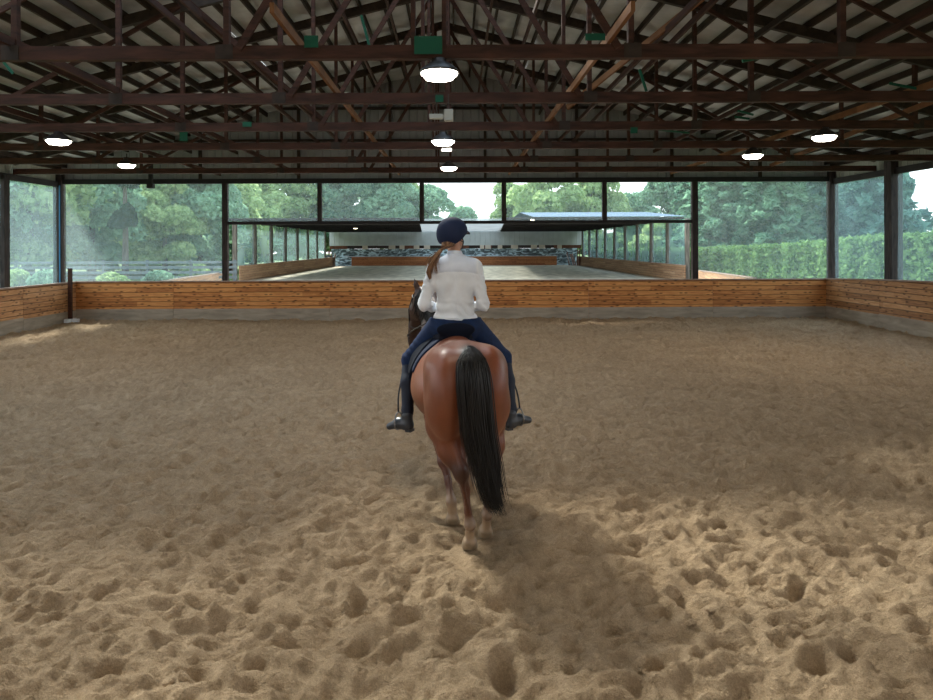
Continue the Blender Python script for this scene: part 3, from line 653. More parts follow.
    # stacked poles in the far corners
    for side, px0, n in ((1, 569, 9), (-1, 334, 6)):
        for k in range(n):
            Yk = 77.2 - .2*k; a = (px0-VX)*Yk/F + side*.17*k*1.1; lean = random.uniform(-.5,.5)
            c = random.choice([(.16,.07,.05),(.25,.13,.09),(.4,.38,.36)])
            bm = bmesh.new(); tube(bm, [(0,0,0),(lean,.3,random.uniform(1.2,2.0))], .06, 7)
            tag(obj('jump_pole', bm, simple('pole_paint_%d_%d' % (k, side+1), c, .7), loc=(a,Yk,-.05)),
                'upright pole leaning in the far right corner of the far arena' if side > 0 else 'upright pole standing in the far left corner of the far arena', 'pole', 'poles in the far right corner' if side > 0 else 'poles in the far left corner')
    bm = bmesh.new(); box(bm, -.28, .28, -.3, .3, 0, 1.25); bmesh.ops.bevel(bm, geom=bm.edges[:], offset=.04, segments=2, affect='EDGES'); 
    ob = obj('grey_bin', bm, simple('grey_bin_plastic', (.09,.12,.14), .6), loc=(at(328,265,76).x,76,-.05)); tag(ob, 'grey bin at the far end of the left post row', 'bin')
def paneY(n, x, y0, y1, z0, z1, m):
    bm = bmesh.new(); vs = [bm.verts.new(p) for p in ((x,y0,z0),(x,y1,z0),(x,y1,z1),(x,y0,z1))]; bm.faces.new(vs); struct('window_%d' % n, bm, m)
far_arena()

# ------------------------------------------------------------------ fence on the left
def fence():
    mf = simple('weathered_white_rail', (.12,.15,.16), .8, noise=.25, scale=3)
    o = empty('rail_fence', (-26,37.5,-.12), 'long pale rail fence in front of the trees on the left', 'fence')
    for k in range(4):
        bm = bmesh.new(); box(bm, 0, 14.3, 0, .04, .55+.27*k, .69+.27*k); obj('rail', bm, mf, o)
    for k in range(7):
        bm = bmesh.new(); box(bm, k*2.35, k*2.35+.13, .04, .17, 0, 1.56); obj('fence_post', bm, mf, o)
fence()

# ------------------------------------------------------------------ trees
def cards(P, Nn, size, rng, aspect=1.6):
    """one small quad per point, tilted around the outward normal"""
    n = len(P); a = rng.normal(size=(n,3)); nn = Nn*.7 + rng.normal(size=(n,3))*.6; nn /= np.linalg.norm(nn,axis=1)[:,None]
    t = np.cross(nn, a); t /= np.linalg.norm(t,axis=1)[:,None]; b = np.cross(nn, t)
    s = size*rng.uniform(.6,1.35,(n,1)); A = t*s*aspect/2; B = b*s/2
    V = np.stack([P-A, P-B*1.0, P+A, P+B*1.0],1).reshape(-1,3)
    return V, np.arange(4*n).reshape(n,4)
def tree_mesh(seed, hgt, rad, n, size, col_base=.15, column=False):
    rng = np.random.default_rng(seed); P = []; Nn = []; blobs = []
    nb = 26
    for i in range(nb):
        z = rng.uniform(col_base, 1)**.8; w = math.sin(math.pi*min(1, (z-col_base+.12)/(1.12-col_base)))**.6
        if column: w = .75
        th = rng.uniform(0, 6.28); r = rad*w*rng.uniform(.25,.75)
        blobs.append((np.array([r*math.cos(th), r*math.sin(th), z*hgt*.9]), rad*rng.uniform(.28,.5)))
    for c, r in blobs:
        k = n//nb; d = rng.normal(size=(k,3)); d /= np.linalg.norm(d,axis=1)[:,None]; d[:,2] = np.where(d[:,2] < -.3, -d[:,2], d[:,2])
        rr = r*(1-.35*rng.random((k,1))**2)
        P.append(c + d*rr*np.array([1,1,.8])); Nn.append(d)
    V, Q = cards(np.concatenate(P), np.concatenate(Nn), size, rng)
    return V, Q
def conifer_mesh(seed, hgt, rad, n, size):
    rng = np.random.default_rng(seed); P = []; Nn = []
    nbr = 150
    for i in range(nbr):
        t = (i+.5)/nbr; z = hgt*(.06+.94*t); L = rad*(1-t)**.75*rng.uniform(.7,1.1)+.15; th = i*2.399+rng.uniform(-.3,.3)
        k = max(8, int(n/nbr*(L/rad)*1.6)); s = rng.random(k)**.6
        droop = -.28*L*s + .15*L*s*s
        sp = (rng.normal(size=k))*.16*L*(1.15-s)
        x = L*s*math.cos(th) - sp*math.sin(th); y = L*s*math.sin(th) + sp*math.cos(th); zz = z + droop + rng.normal(size=k)*.10
        P.append(np.stack([x,y,zz],1)); Nn.append(np.tile([math.cos(th)*.3, math.sin(th)*.3, .9],(k,1)))
    V, Q = cards(np.concatenate(P), np.concatenate(Nn), size, rng, 2.0)
    return V, Q
M_LA = leaves('leaf_light', (.17,.29,.11), (.58,.72,.36), .55)
M_LB = leaves('leaf_mid', (.11,.23,.15), (.38,.58,.38), .55)
M_LC = leaves('needle_dark', (.07,.18,.15), (.30,.52,.42), .5)
M_LD = leaves('ivy_dark', (.012,.03,.025), (.045,.085,.06), .2)
M_LE = leaves('needle_green', (.08,.20,.12), (.34,.56,.36), .5)
M_BARK = wood('bark', (.04,.032,.028), (.12,.10,.085), 4, (3,3,.6))
meshes = {}
def get_mesh(kind):
    if kind not in meshes:
        if kind[0] == 'c': V, Q = conifer_mesh(kind[1], 11, 3.2, 13000, .30); mat = (M_LC, M_LE)[kind[1] % 2]
        elif kind[0] == 'i': V, Q = tree_mesh(kind[1], 9, 1.15, 12000, .22, .3, True); mat = M_LD
        else: V, Q = tree_mesh(kind[1], 9, 3.6, 13000, .27, .1); mat = (M_LA, M_LB)[kind[1] % 2]
        me = np_mesh('crown', V, Q); me.materials.append(mat)
        bm = bmesh.new(); tube(bm, [(0,0,-.1),(.05,0,2.5),(0,.05,7.5)], [.26,.2,.05], 9); t = bpy.data.meshes.new('trunk'); bm.to_mesh(t); bm.free(); t.materials.append(M_BARK)
        meshes[kind] = (me, t)
    return meshes[kind]
def tree(kind, px, Y, top_py, wscale, lab, group='trees beyond the barn'):
    x = (px-VX)*Y/F; h = H + (HY-top_py)*Y/F; base = 11 if kind[0] == 'c' else 9
    s = h/base
    nm = {'c':'conifer','i':'ivy_covered_tree','d':'leafy_tree'}[kind[0]]
    o = empty(nm, (x,Y,-.12), lab, 'tree', group, rz=random.uniform(0,6.28)); 
    o.scale = (wscale, wscale, s)
    cm, tm = get_mesh(kind)
    for n_, me in (('crown', cm), ('trunk', tm)):
        link(bpy.data.objects.new(n_, me), o)
T = [ # kind, px, distance, top row, width scale
 (('d',1), -30, 40, 120, 1.1,'leafy tree at the left edge of the photo'),
 (('d',2), 30, 42, 110, 1.1,'bushy tree seen through the left wall pane'),
 (('d',3), 92, 47, 130, 1.0,'leafy tree just right of the far left corner post'),
 (('i',5), 125, 38.9, 100, .78,'dark ivy covered tree in the left bay'),
 (('d',4), 165, 50, 168, .85,'light leafy tree right of the dark ivy covered tree'),
 (('d',1), 143, 60, 185, .9,'lower leafy tree under the sky gap of the left bay'),
 (('d',3), 200, 53, 150, 1.0,'bright leafy tree left of the gateway post'),
 (('d',2), 60, 52, 120, 1.2,'tree behind the rail fence near the left corner'),
 (('d',2), 252, 90, 158, 1.5,'bluish tree behind the left post row'),
 (('d',4), 290, 96, 150, 1.5,'tall tree above the left canopy'),
 (('d',1), 345, 98, 158, 1.5,'pale tree left of centre above the far building'),
 (('d',3), 392, 100, 163, 1.5,'bright tree left of the rider helmet above the far building'),
 (('d',1), 428, 102, 182, 1.2,'tree sloping down to the sky gap above the helmet'),
 (('d',3), 462, 108, 207, 1.1,'lowest tree in the sky gap behind the helmet'),
 (('d',2), 507, 104, 181, 1.1,'tree just right of the sky gap above the helmet'),
 (('d',4), 548, 96, 150, 1.5,'large tree above the right canopy'),
 (('d',2), 592, 98, 160, 1.4,'bluish tree above the blue metal roof'),
 (('d',3), 636, 104, 194, 1.3,'low tree in the small sky gap above the blue metal roof'),
 (('d',1), 668, 96, 172, 1.3,'pale tree left of the right gateway post'),
 (('c',1), 722, 56, 130, 1.35,'green conifer just right of the gateway post'),
 (('c',3), 775, 52, 110, 1.25,'pale green conifer in the middle of the right bay'),
 (('c',2), 822, 55, 90, 1.3,'dark conifer near the far right corner post'),
 (('c',4), 868, 50, 60, 1.3,'tall dark conifer between the two right hand posts'),
 (('c',1), 750, 66, 120, 1.6,'conifer set back in the right bay'),
 (('c',3), 705, 70, 140, 1.5,'conifer partly behind the right gateway post'),
 (('d',2), 955, 75, 232, .8,'low tree at the right edge of the photo'),
 (('d',4), 660, 75, 222, .9,'bush behind the nearest right hand far posts'),
 (('d',2), 232, 62, 175, 1.1,'tree directly behind the left gateway post'),
 (('c',2), 795, 68, 105, 1.6,'dark conifer set back near the right corner'),
]
for a in T: tree(*a)
for a in [(('d',1), 25, 60, 225, 1.1,'undergrowth behind the rail fence in the left wall pane'),(('d',3), 90, 58, 232, 1.0,'undergrowth behind the rail fence beside the left corner post'),(('d',2), 150, 56, 228, 1.0,'undergrowth behind the rail fence in mid bay'),(('d',1), 210, 60, 230, 1.1,'undergrowth behind the rail fence by the gateway post'),
          (('d',2), 110, 66, 150, 1.5,'large tree set back in the left bay'),(('d',4), 45, 64, 120, 1.5,'large tree set back near the left corner'),(('d',3), 195, 70, 175, 1.3,'large pale tree set back right of the left sky gap'),
          (('d',3), 268, 84, 236, 1.0,'low growth behind the left post row, near the gateway'),(('d',1), 296, 92, 232, 1.0,'low growth behind the middle of the left post row'),(('d',2), 318, 100, 232, 1.0,'low growth behind the far end of the left post row'),
          (('d',2), 615, 92, 232, 1.0,'low growth behind the far end of the right post row'),(('d',1), 590, 100, 234, 1.0,'low growth at the farthest right post'),(('d',1), 352, 110, 160, 1.6,'tree closing the gap above the left canopy'),(('d',2), 395, 112, 165, 1.5,'blue green tree set back left of the helmet')]: tree(*a)
# shrubs by the fence
def shrub(px, Y, top, lab, rad=1.2, m=M_LA, seed=1):
    z = H-(top-HY)*Y/F+.12; V, Q = tree_mesh(seed, z*1.05, rad, 2500, .16, .0)
    o = objm('shrub', np_mesh('shrub', V, Q), m, loc=((px-VX)*Y/F, Y, -.12)); tag(o, lab, 'shrub', 'shrubs in front of the rail fence')
for i, (px, Y, top, lab) in enumerate([(18,33,272,'green shrub below the fence in the left wall pane'),(45,33,275,'smaller green shrub beside the left corner post'),(112,34,277,'low shrub under the fence near the jump pole'),(160,34,273,'green shrub under the fence in mid bay'),(196,44,266,'green shrub under the fence by the gateway post')]):
    shrub(px, Y, top, lab, .9, (M_LA, M_LB)[i % 2], 30+i)
# hedge on the right
def hedge():
    rng = np.random.default_rng(5); path = [(16.5,78,1.5),(16.9,50,1.72),(18.3,40,1.95),(19.0,30,2.38),(19.6,25,2.5)]
    path = [(a, b, c+.1) for a, b, c in path]
    P = []; Nn = []
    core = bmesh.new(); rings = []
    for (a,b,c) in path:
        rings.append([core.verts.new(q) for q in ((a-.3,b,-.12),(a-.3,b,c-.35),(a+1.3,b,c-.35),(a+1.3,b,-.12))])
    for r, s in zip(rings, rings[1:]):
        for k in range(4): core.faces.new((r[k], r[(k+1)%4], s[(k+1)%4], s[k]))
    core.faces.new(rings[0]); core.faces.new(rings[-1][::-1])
    for (a,b,c),(d,e,f) in zip(path, path[1:]):
        L = math.hypot(d-a, e-b); n = int(L*1500); t = rng.random(n); x = a+(d-a)*t; y = b+(e-b)*t; z = c+(f-c)*t
        th = rng.uniform(0, math.pi, n); lump = .18*np.sin(y*2.3)+.15*np.sin(y*5.1+1)+.1*np.sin(y*11)
        top = rng.random(n) < .5
        px_ = np.where(top, rng.uniform(-.6,1.4,n), -.6+.12*np.sin(y*4+z*3)); pz = np.where(top, z-.1+.5*lump-.12*np.abs(px_-.4), rng.uniform(-.1, 1, n)*z)
        P.append(np.stack([x+px_+.1*rng.normal(size=n), y+.2*rng.normal(size=n), pz+.05*rng.normal(size=n)],1)); Nn.append(np.stack([np.where(top,0,-1.), np.zeros(n)-.3, np.where(top,1.,.2)],1))
    V, Q = cards(np.concatenate(P), np.concatenate(Nn), .17, rng)
    m = leaves('hedge_leaf', (.09,.18,.06), (.26,.44,.16), .4)
    o = empty('hedge', (17,40,-.12), 'long bright green hedge outside the right hand bays', 'hedge')
    c = objm('foliage', np_mesh('foliage', V - np.array([17,40,-.12]), Q), m, o)
    for v in core.verts: v.co -= Vector((17,40,-.12))
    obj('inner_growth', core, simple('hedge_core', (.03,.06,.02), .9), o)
hedge()

# ------------------------------------------------------------------ implicit modelling: smooth unions -> one continuous skin
class Fld:
    def __init__(s, lo, hi, h):
        s.lo = np.array(lo, float); s.h = h; s.n = np.ceil((np.array(hi)-s.lo)/h).astype(int)+1
        s.ax = [s.lo[i]+h*np.arange(s.n[i]) for i in range(3)]; s.f = np.full(s.n, 9.0, np.float32)
    def sub(s, lo, hi):
        sl = []
        for i in range(3):
            a = int(max(0, math.floor((lo[i]-s.lo[i])/s.h))); b = int(min(s.n[i], math.ceil((hi[i]-s.lo[i])/s.h)+1)); sl.append(slice(a, max(a,b)))
        sl = tuple(sl); return sl, s.ax[0][sl[0]][:,None,None], s.ax[1][sl[1]][None,:,None], s.ax[2][sl[2]][None,None,:]
    def put(s, sl, d, k):
        f = s.f[sl]; h_ = np.maximum(k-np.abs(f-d), 0)/k; s.f[sl] = np.minimum(f, d)-h_*h_*k*.25
    def cut(s, sl, d, k):                              # smooth subtraction
        f = s.f[sl]; d = -d; h_ = np.maximum(k-np.abs(f-d), 0)/k; s.f[sl] = np.maximum(f, d)+h_*h_*k*.25
    def cone(s, a, b, ra, rb, k=.05, sq=None):
        a = np.array(a,float); b = np.array(b,float); m = max(ra,rb)+k+.05
        sl, X, Y, Z = s.sub(np.minimum(a,b)-m, np.maximum(a,b)+m); ab = b-a; L2 = ab@ab
        t = np.clip(((X-a[0])*ab[0]+(Y-a[1])*ab[1]+(Z-a[2])*ab[2])/max(L2,1e-9), 0, 1)
        dx, dy, dz = X-a[0]-t*ab[0], Y-a[1]-t*ab[1], Z-a[2]-t*ab[2]
        s.put(sl, np.sqrt(dx*dx+dy*dy+dz*dz)-(ra+(rb-ra)*t), k)
    def chain(s, pts, rs, k=.04):
        for i in range(len(pts)-1): s.cone(pts[i], pts[i+1], rs[i], rs[i+1], k)
    def ell(s, c, r, k=.06, rx=0, rz=0, cut=False, ry=0):
        c = np.array(c,float); r = np.array(r,float); m = r.max()+k+.06; sl, X, Y, Z = s.sub(c-m, c+m)
        X = X-c[0]; Y = Y-c[1]; Z = Z-c[2]
        if rz: cc, ss = math.cos(rz), math.sin(rz); X, Y = X*cc+Y*ss, -X*ss+Y*cc
        if ry: cc, ss = math.cos(ry), math.sin(ry); X, Z = X*cc-Z*ss, X*ss+Z*cc
        if rx: cc, ss = math.cos(rx), math.sin(rx); Y, Z = Y*cc+Z*ss, -Y*ss+Z*cc
        k0 = np.sqrt((X/r[0])**2+(Y/r[1])**2+(Z/r[2])**2); k1 = np.sqrt((X/r[0]**2)**2+(Y/r[1]**2)**2+(Z/r[2]**2)**2)
        d = k0*(k0-1)/np.maximum(k1,1e-6); (s.cut if cut else s.put)(sl, d, k)
    def grid(s): return s.ax[0][:,None,None], s.ax[1][None,:,None], s.ax[2][None,None,:]
    def mesh(s, name, smooth=1):
        f = s.f; neg = f < 0
        c = np.zeros(np.array(f.shape)-1, np.int8)
        for i in (0,1):
            for j in (0,1):
                for k in (0,1): c += neg[i:f.shape[0]-1+i, j:f.shape[1]-1+j, k:f.shape[2]-1+k]
        act = (c > 0) & (c < 8); I = np.argwhere(act); idx = np.full(act.shape, -1, np.int64); idx[tuple(I.T)] = np.arange(len(I))
        acc = np.zeros((len(I),3)); cnt = np.zeros(len(I))
        corners = [(i,j,k) for i in (0,1) for j in (0,1) for k in (0,1)]
        for a in corners:
            for ax in range(3):
                if a[ax]: continue
                b = list(a); b[ax] = 1
                fa = f[I[:,0]+a[0], I[:,1]+a[1], I[:,2]+a[2]]; fb = f[I[:,0]+b[0], I[:,1]+b[1], I[:,2]+b[2]]
                mk = (fa < 0) != (fb < 0); t = np.where(mk, fa/np.where(mk, fa-fb, 1), 0)
                p = np.tile(np.array(a,float), (len(I),1)); p[:,ax] += t
                acc += p*mk[:,None]; cnt += mk
        V = s.lo + (I + acc/cnt[:,None])*s.h; Q = []
        for ax in range(3):
            o1, o2 = [(1,2),(2,0),(0,1)][ax]
            sa = [slice(1,-1)]*3; sb = [slice(1,-1)]*3; sa[ax] = slice(0,-1); sb[ax] = slice(1,None)
            A = neg[tuple(sa)]; B = neg[tuple(sb)]; e = np.argwhere(A != B)
            base = e + 1; base[:,ax] -= 1; sg = A[tuple(e.T)]
            def g(d1, d2):
                q = base.copy(); q[:,o1] -= d1; q[:,o2] -= d2; return idx[q[:,0],q[:,1],q[:,2]]
            q = np.stack([g(1,1), g(0,1), g(0,0), g(1,0)],1); q = np.where(sg[:,None], q, q[:,::-1]); Q.append(q)
        Q = np.concatenate(Q); Q = Q[(Q >= 0).all(1)]
        for _ in range(smooth):
            a = np.zeros_like(V); n = np.zeros(len(V))
            for i in range(4):
                for j in ((i+1)%4, (i-1)%4):
                    np.add.at(a, Q[:,i], V[Q[:,j]]); np.add.at(n, Q[:,i], 1)
            V = .5*V + .5*a/np.maximum(n,1)[:,None]
        return np_mesh(name, V, Q), V
def paint(me, C):
    a = me.color_attributes.new('Coat', 'FLOAT_COLOR', 'POINT'); a.data.foreach_set('color', np.concatenate([C, np.ones((len(C),1))],1).astype(np.float32).ravel())
def coat_mat(name, rough=.42, bump=.002, sheen=0, spec=.5):
    m, nt, b = new_mat(name); L = nt.links; at_ = N(nt,'ShaderNodeAttribute', attribute_name='Coat')
    tc = N(nt,'ShaderNodeTexCoord'); mp = N(nt,'ShaderNodeMapping'); mp.inputs['Scale'].default_value = (1,1,.25)
    nz = N(nt,'ShaderNodeTexNoise'); nz.inputs['Scale'].default_value = 120; nz.inputs['Detail'].default_value = 3
    n2 = N(nt,'ShaderNodeTexNoise'); n2.inputs['Scale'].default_value = 7; n2.inputs['Detail'].default_value = 3
    L.new(tc.outputs['Object'], mp.inputs[0]); L.new(mp.outputs[0], nz.inputs['Vector']); L.new(tc.outputs['Object'], n2.inputs['Vector'])
    r = N(nt,'ShaderNodeMapRange'); r.inputs['To Min'].default_value = .72; r.inputs['To Max'].default_value = 1.28; L.new(n2.outputs[0], r.inputs[0])
    sc = N(nt,'ShaderNodeVectorMath', operation='SCALE'); L.new(at_.outputs['Color'], sc.inputs[0]); L.new(r.outputs[0], sc.inputs['Scale']); L.new(sc.outputs[0], b.inputs['Base Color'])
    bp = N(nt,'ShaderNodeBump'); bp.inputs['Distance'].default_value = bump; L.new(nz.outputs[0], bp.inputs['Height']); L.new(bp.outputs[0], b.inputs['Normal'])
    b.inputs['Roughness'].default_value = rough; b.inputs['Specular IOR Level'].default_value = spec
    if name == 'bay_coat': b.inputs['Coat Weight'].default_value = .22; b.inputs['Coat Roughness'].default_value = .32
    if sheen: b.inputs['Sheen Weight'].default_value = sheen; b.inputs['Sheen Roughness'].default_value = .4
    return m
def sstep(a, b, x): t = np.clip((x-a)/(b-a), 0, 1); return t*t*(3-2*t)

# ------------------------------------------------------------------ horse (local frame: u right, v forward)
HB = Vector((.08, 4.85, 0)); HYAW = math.radians(6.4)
def to_local(p):
    d = Vector(p)-HB; c, s = math.cos(HYAW), math.sin(HYAW); return Vector((d.x*c+d.y*s, -d.x*s+d.y*c, d.z))
def horse():
    root = empty('horse', HB, 'bay horse with black tail walking away, ridden by the person in white shirt', 'horse', rz=HYAW)
    f = Fld((-.55,-.42,-.03), (.5,2.5,1.98), .0125)
    f.ell((0,.74,1.01), (.355,.60,.29), .1); f.ell((0,.78,1.145), (.28,.62,.23), .1)                        # barrel
    f.ell((0,1.15,1.10), (.275,.36,.38), .12)                      # chest
    f.ell((0,.12,1.195), (.265,.33,.250), .1)                       # pelvis
    f.cone((0,-.10,1.345),(0,.55,1.275), .08,.11, .12)               # spine ridge
    f.cone((0,.5,1.29),(0,1.25,1.38), .08,.08, .14)                # withers
    for s in (-1,1):
        f.ell((s*.142,-.02,1.10), (.140,.22,.33), .07, rx=.12)      # buttock
        f.ell((s*.160,.14,1.13), (.12,.24,.26), .08)               # thigh side
        f.ell((s*.16,.10,1.30), (.10,.16,.09), .1)                # point of hip
        f.ell((s*.19,1.22,1.0), (.13,.22,.28), .1)                 # shoulder
    # creases: between buttocks, behind the hamstring
    f.ell((0,-.27,1.0), (.022,.10,.26), .06, cut=True)
    for s in (-1,1): f.ell((s*.335,-.02,1.0), (.02,.03,.22), .07, cut=True, rx=.2)
    # hind legs: hip, stifle, gaskin, hock, cannon, fetlock, pastern, hoof
    LH = [(-.125,.02,1.02),(-.140,.14,.86),(-.112,.0,.72),(-.055,-.10,.585),(-.02,-.045,.46),(.0,-.01,.30),(.015,.0,.205),(.02,.035,.12),(.023,.055,.075)]
    RH = [(.140,.02,1.02),(.165,.2,.86),(.185,.10,.72),(.185,.03,.585),(.172,.085,.46),(.165,.14,.30),(.163,.165,.205),(.163,.20,.12),(.164,.235,.075)]
    rs = [.158,.128,.086,.047,.031,.0235,.038,.029,.036]
    for Lg in (LH, RH):
        f.chain(Lg[:4], rs[:4], .06); f.chain(Lg[3:], rs[3:], .02)
        h = Lg[3]; f.ell((h[0],h[1]-.005,h[2]+.02), (.040,.058,.062), .04)       # hock block
        f.cone((h[0],h[1]-.055,h[2]+.05),(Lg[2][0],Lg[2][1]-.085,Lg[2][2]+.08), .018,.018, .04)   # achilles
        f.cone((h[0],h[1]-.035,h[2]-.05),(Lg[5][0],Lg[5][1]-.028,Lg[5][2]), .014,.013, .02)       # tendon
        q = Lg[6]; f.ell((q[0],q[1]-.03,q[2]-.01), (.030,.026,.03), .03)          # ergot bulge
    LF = [(-.17,1.08,.95),(-.15,.93,.72),(-.10,.66,.44),(-.075,.58,.31),(-.06,.50,.175),(-.053,.50,.11),(-.05,.505,.07)]
    RF = [(.17,1.14,.95),(.16,1.17,.72),(.15,1.25,.48),(.145,1.13,.36),(.14,1.03,.27),(.14,1.0,.21),(.14,.99,.17)]
    rf = [.13,.078,.042,.0245,.037,.030,.036]
    for Lg in (LF, RF):
        f.chain(Lg, rf, .035); k = Lg[2]; f.ell((k[0],k[1]+.01,k[2]), (.043,.045,.055), .03)
        f.cone((Lg[3][0],Lg[3][1]-.028,Lg[3][2]+.05),(Lg[4][0],Lg[4][1]-.03,Lg[4][2]+.03), .013,.012,.02)
    def hoof(c, tilt=0):
        f.cone((c[0],c[1]+.01,c[2]-.018),(c[0],c[1]+.02,c[2]-.055), .050,.060, .008)
        for sg in (-1,1): f.ell((c[0]+sg*.022,c[1]-.030,c[2]-.016), (.026,.026,.030), .012)
    for Lg in (LH, RH, LF, RF): hoof(Lg[-1])
    # flat soles on the ground
    X, Y, Z = f.grid()
    sl, x_, y_, z_ = f.sub((-.55,-.42,-.03),(.5,1.0,.06)); f.f[sl] = np.maximum(f.f[sl], .004 - z_)
    # neck and head, bent to the left
    f.chain([(0,1.28,1.18),(-.04,1.55,1.34),(-.10,1.76,1.52),(-.165,1.90,1.62)], [.225,.155,.115,.09], .1)
    f.cone((0,1.2,1.40),(-.15,1.86,1.69), .05,.04, .12)
    f.chain([(-.175,1.93,1.64),(-.205,2.02,1.52),(-.235,2.12,1.34),(-.25,2.18,1.21),(-.255,2.20,1.15)], [.085,.088,.062,.052,.05], .06)
    f.ell((-.195,1.97,1.52), (.065,.10,.11), .05)                   # cheek
    for s in (-1,1): f.ell((-.21+s*.06,2.04,1.56), (.02,.028,.026), .03)        # eye ridge
    for s in (-1,1): f.ell((-.255+s*.03,2.235,1.165), (.012,.014,.014), .02, cut=True)
    for s in (-1,1): f.chain([(-.18+s*.045,1.90,1.69),(-.183+s*.062,1.90,1.76),(-.19+s*.070,1.91,1.825)], [.026,.024,.006], .02)
    me, V = f.mesh('body', 2)
    x, y, z = V.T; C = np.tile([.165,.046,.018],(len(V),1))
    def mix(C, c, w): return C*(1-w[:,None]) + np.array(c)*w[:,None]
    C = mix(C, (.15,.045,.02), sstep(1.0,.7,z)*.6)
    C = mix(C, (.24,.09,.038), sstep(.22,.36,np.abs(x-.0))*sstep(.5,.9,z)*.35)       # lighter flank
    dock = np.exp(-((x)**2/.06**2+(y+.12)**2/.10**2)); C = mix(C, (.035,.018,.012), np.clip(dock*1.3,0,1)*(z>1.2))
    leg = z < .98
    back = np.where(x < .08, np.clip((-.02-y)/.08,0,1), np.clip((.06-y)/.08,0,1))*(y < .3)
    C = mix(C, (.04,.018,.014), sstep(.74,.62,z)*sstep(.44,.54,z)*back*.9)           # dark points of hock
    C = mix(C, (.075,.030,.020), sstep(.6,.45,z)*.75)
    C = mix(C, (.24,.155,.10), sstep(.29,.22,z)); C = mix(C, (.34,.24,.155), sstep(.19,.13,z)*.8)
    C = mix(C, (.25,.185,.12), sstep(.070,.055,z))
    C = mix(C, (.030,.013,.009), sstep(1.25,1.5,y)*.95); C = mix(C, (.03,.015,.012), sstep(2.05,2.15,y)*.8)
    paint(me, C)
    M = coat_mat('bay_coat', .45, .0015, 0, .32)
    objm('body', me, M, root, smooth=True)
    hair = simple('black_horse_hair', (.008,.007,.007), .42, .4, noise=.5, scale=60, stretch=(1,1,.03))
    # tail: bundle of strands
    def strands(name, path, wid, n, taper, seed, m, rad=.0035, depth=.035):
        rng = np.random.default_rng(seed); bm = bmesh.new(); path = [Vector(p) for p in path]; K = len(path)
        for i in range(n):
            th = rng.uniform(0,6.28); rr = math.sqrt(rng.random()); end = 1-.42*rng.random()*(.25+.75*rr)
            wob = rng.normal(size=2)*.42; pts = []; rad_ = []
            nk = 11
            for j in range(nk):
                t = j/(nk-1)*end*(K-1); a = min(int(t), K-2); q = t-a
                p = path[a]*(1-q) + path[a+1]*q; w_ = wid[a]*(1-q)+wid[a+1]*q
                o = Vector((math.cos(th)*rr*w_ + wob[0]*.012*j*.5, math.sin(th)*rr*depth + wob[1]*.008*j*.3, 0)); pts.append(p+o)
                rad_.append(rad*(1.0 if j < nk-4 else (nk-1-j+.25)/4))
            tube(bm, pts, rad_, 3, cap=False)
        return obj(name, bm, m, root, smooth=True)
    pp = [(470,347,4.70),(471,353,4.64),(471.5,364,4.58),(473.5,385,4.56),(475.5,410,4.56),(478,435,4.56),(483,460,4.56),(487,483,4.55),(492,502,4.55),(499,516,4.56)]
    path = [to_local(at(*p)) for p in pp]; wid = [.02,.062,.096,.102,.094,.086,.078,.066,.050,.028]
    strands('tail', path, wid, 1150, .4, 3, hair, .0048, .05)
    # mane falls on the left/right of the crest
    bm = bmesh.new(); rng = np.random.default_rng(8)
    for i in range(260):
        t = rng.random(); p = Vector((0,1.2,1.455)).lerp(Vector((-.16,1.88,1.735)), t) + Vector((rng.normal()*.01,0,0))
        L = rng.uniform(.12,.24); sd = -1
        tube(bm, [p, p+Vector((sd*.06,.01,.0)), p+Vector((sd*.10,.01,-L*.5)), p+Vector((sd*(.11+rng.normal()*.01),.02,-L))], [.004,.0045,.004,.001], 3, cap=False)
    for i in range(60):
        p = Vector((-.18,1.93,1.72)); d = Vector((rng.normal()*.03,.12,-.12-.06*rng.random())); tube(bm, [p, p+Vector((0,.06,0))+d*.3, p+d], [.004,.004,.001], 3, cap=False)
    obj('mane', bm, hair, root, smooth=True)
    bm = bmesh.new()
    for s in (-1,1): bmesh.ops.create_uvsphere(bm, u_segments=14, v_segments=10, radius=.018, matrix=Matrix.Translation((-.21+s*.068,2.05,1.555)))
    obj('eyes', bm, simple('horse_eye', (.01,.006,.004), .08, .6), root, smooth=True)
    # bridle
    lea = simple('dark_leather', (.018,.013,.012), .4, .5)
    br = empty('bridle', HB, 'dark leather bridle with reins on the horse head', 'bridle', rz=HYAW)
    def loop(c, rx, ry, tilt, r=.008):
        pts = [Vector((c[0]+rx*math.cos(a), c[1]+ry*math.sin(a)*math.cos(tilt), c[2]+ry*math.sin(a)*math.sin(tilt))) for a in [2*math.pi*k/20 for k in range(21)]]
        bm = bmesh.new(); tube(bm, pts, r, 6); return bm
    obj('noseband', loop((-.225,2.10,1.36), .072,.072, .5), lea, br, smooth=True)
    obj('browband', loop((-.18,1.955,1.64), .097,.10, .4), lea, br, smooth=True)
    bm = bmesh.new()
    for s in (-1,1): tube(bm, [(-.175+s*.05,1.9,1.725),(-.19+s*.09,1.96,1.62),(-.21+s*.098,2.02,1.51),(-.225+s*.075,2.09,1.38),(-.245+s*.06,2.15,1.24)], .008, 6)
    obj('cheek_strap', bm, lea, br, smooth=True)
    for s, hand in ((-1,(-.11,.385+.85,1.55)),(1,(.07,.385+.85,1.55))):
        bm = bmesh.new(); a = Vector((-.245+s*.06,2.15,1.23)); b = to_local((s*.085,6.03,1.555)); pts = []
        for k in range(13):
            t = k/12; p = a.lerp(b, t) + Vector((s*.13*math.sin(math.pi*t), 0, -.05*math.sin(math.pi*t))); pts.append(p)
        tube(bm, pts, .006, 5); obj('rein', bm, lea, br, smooth=True)
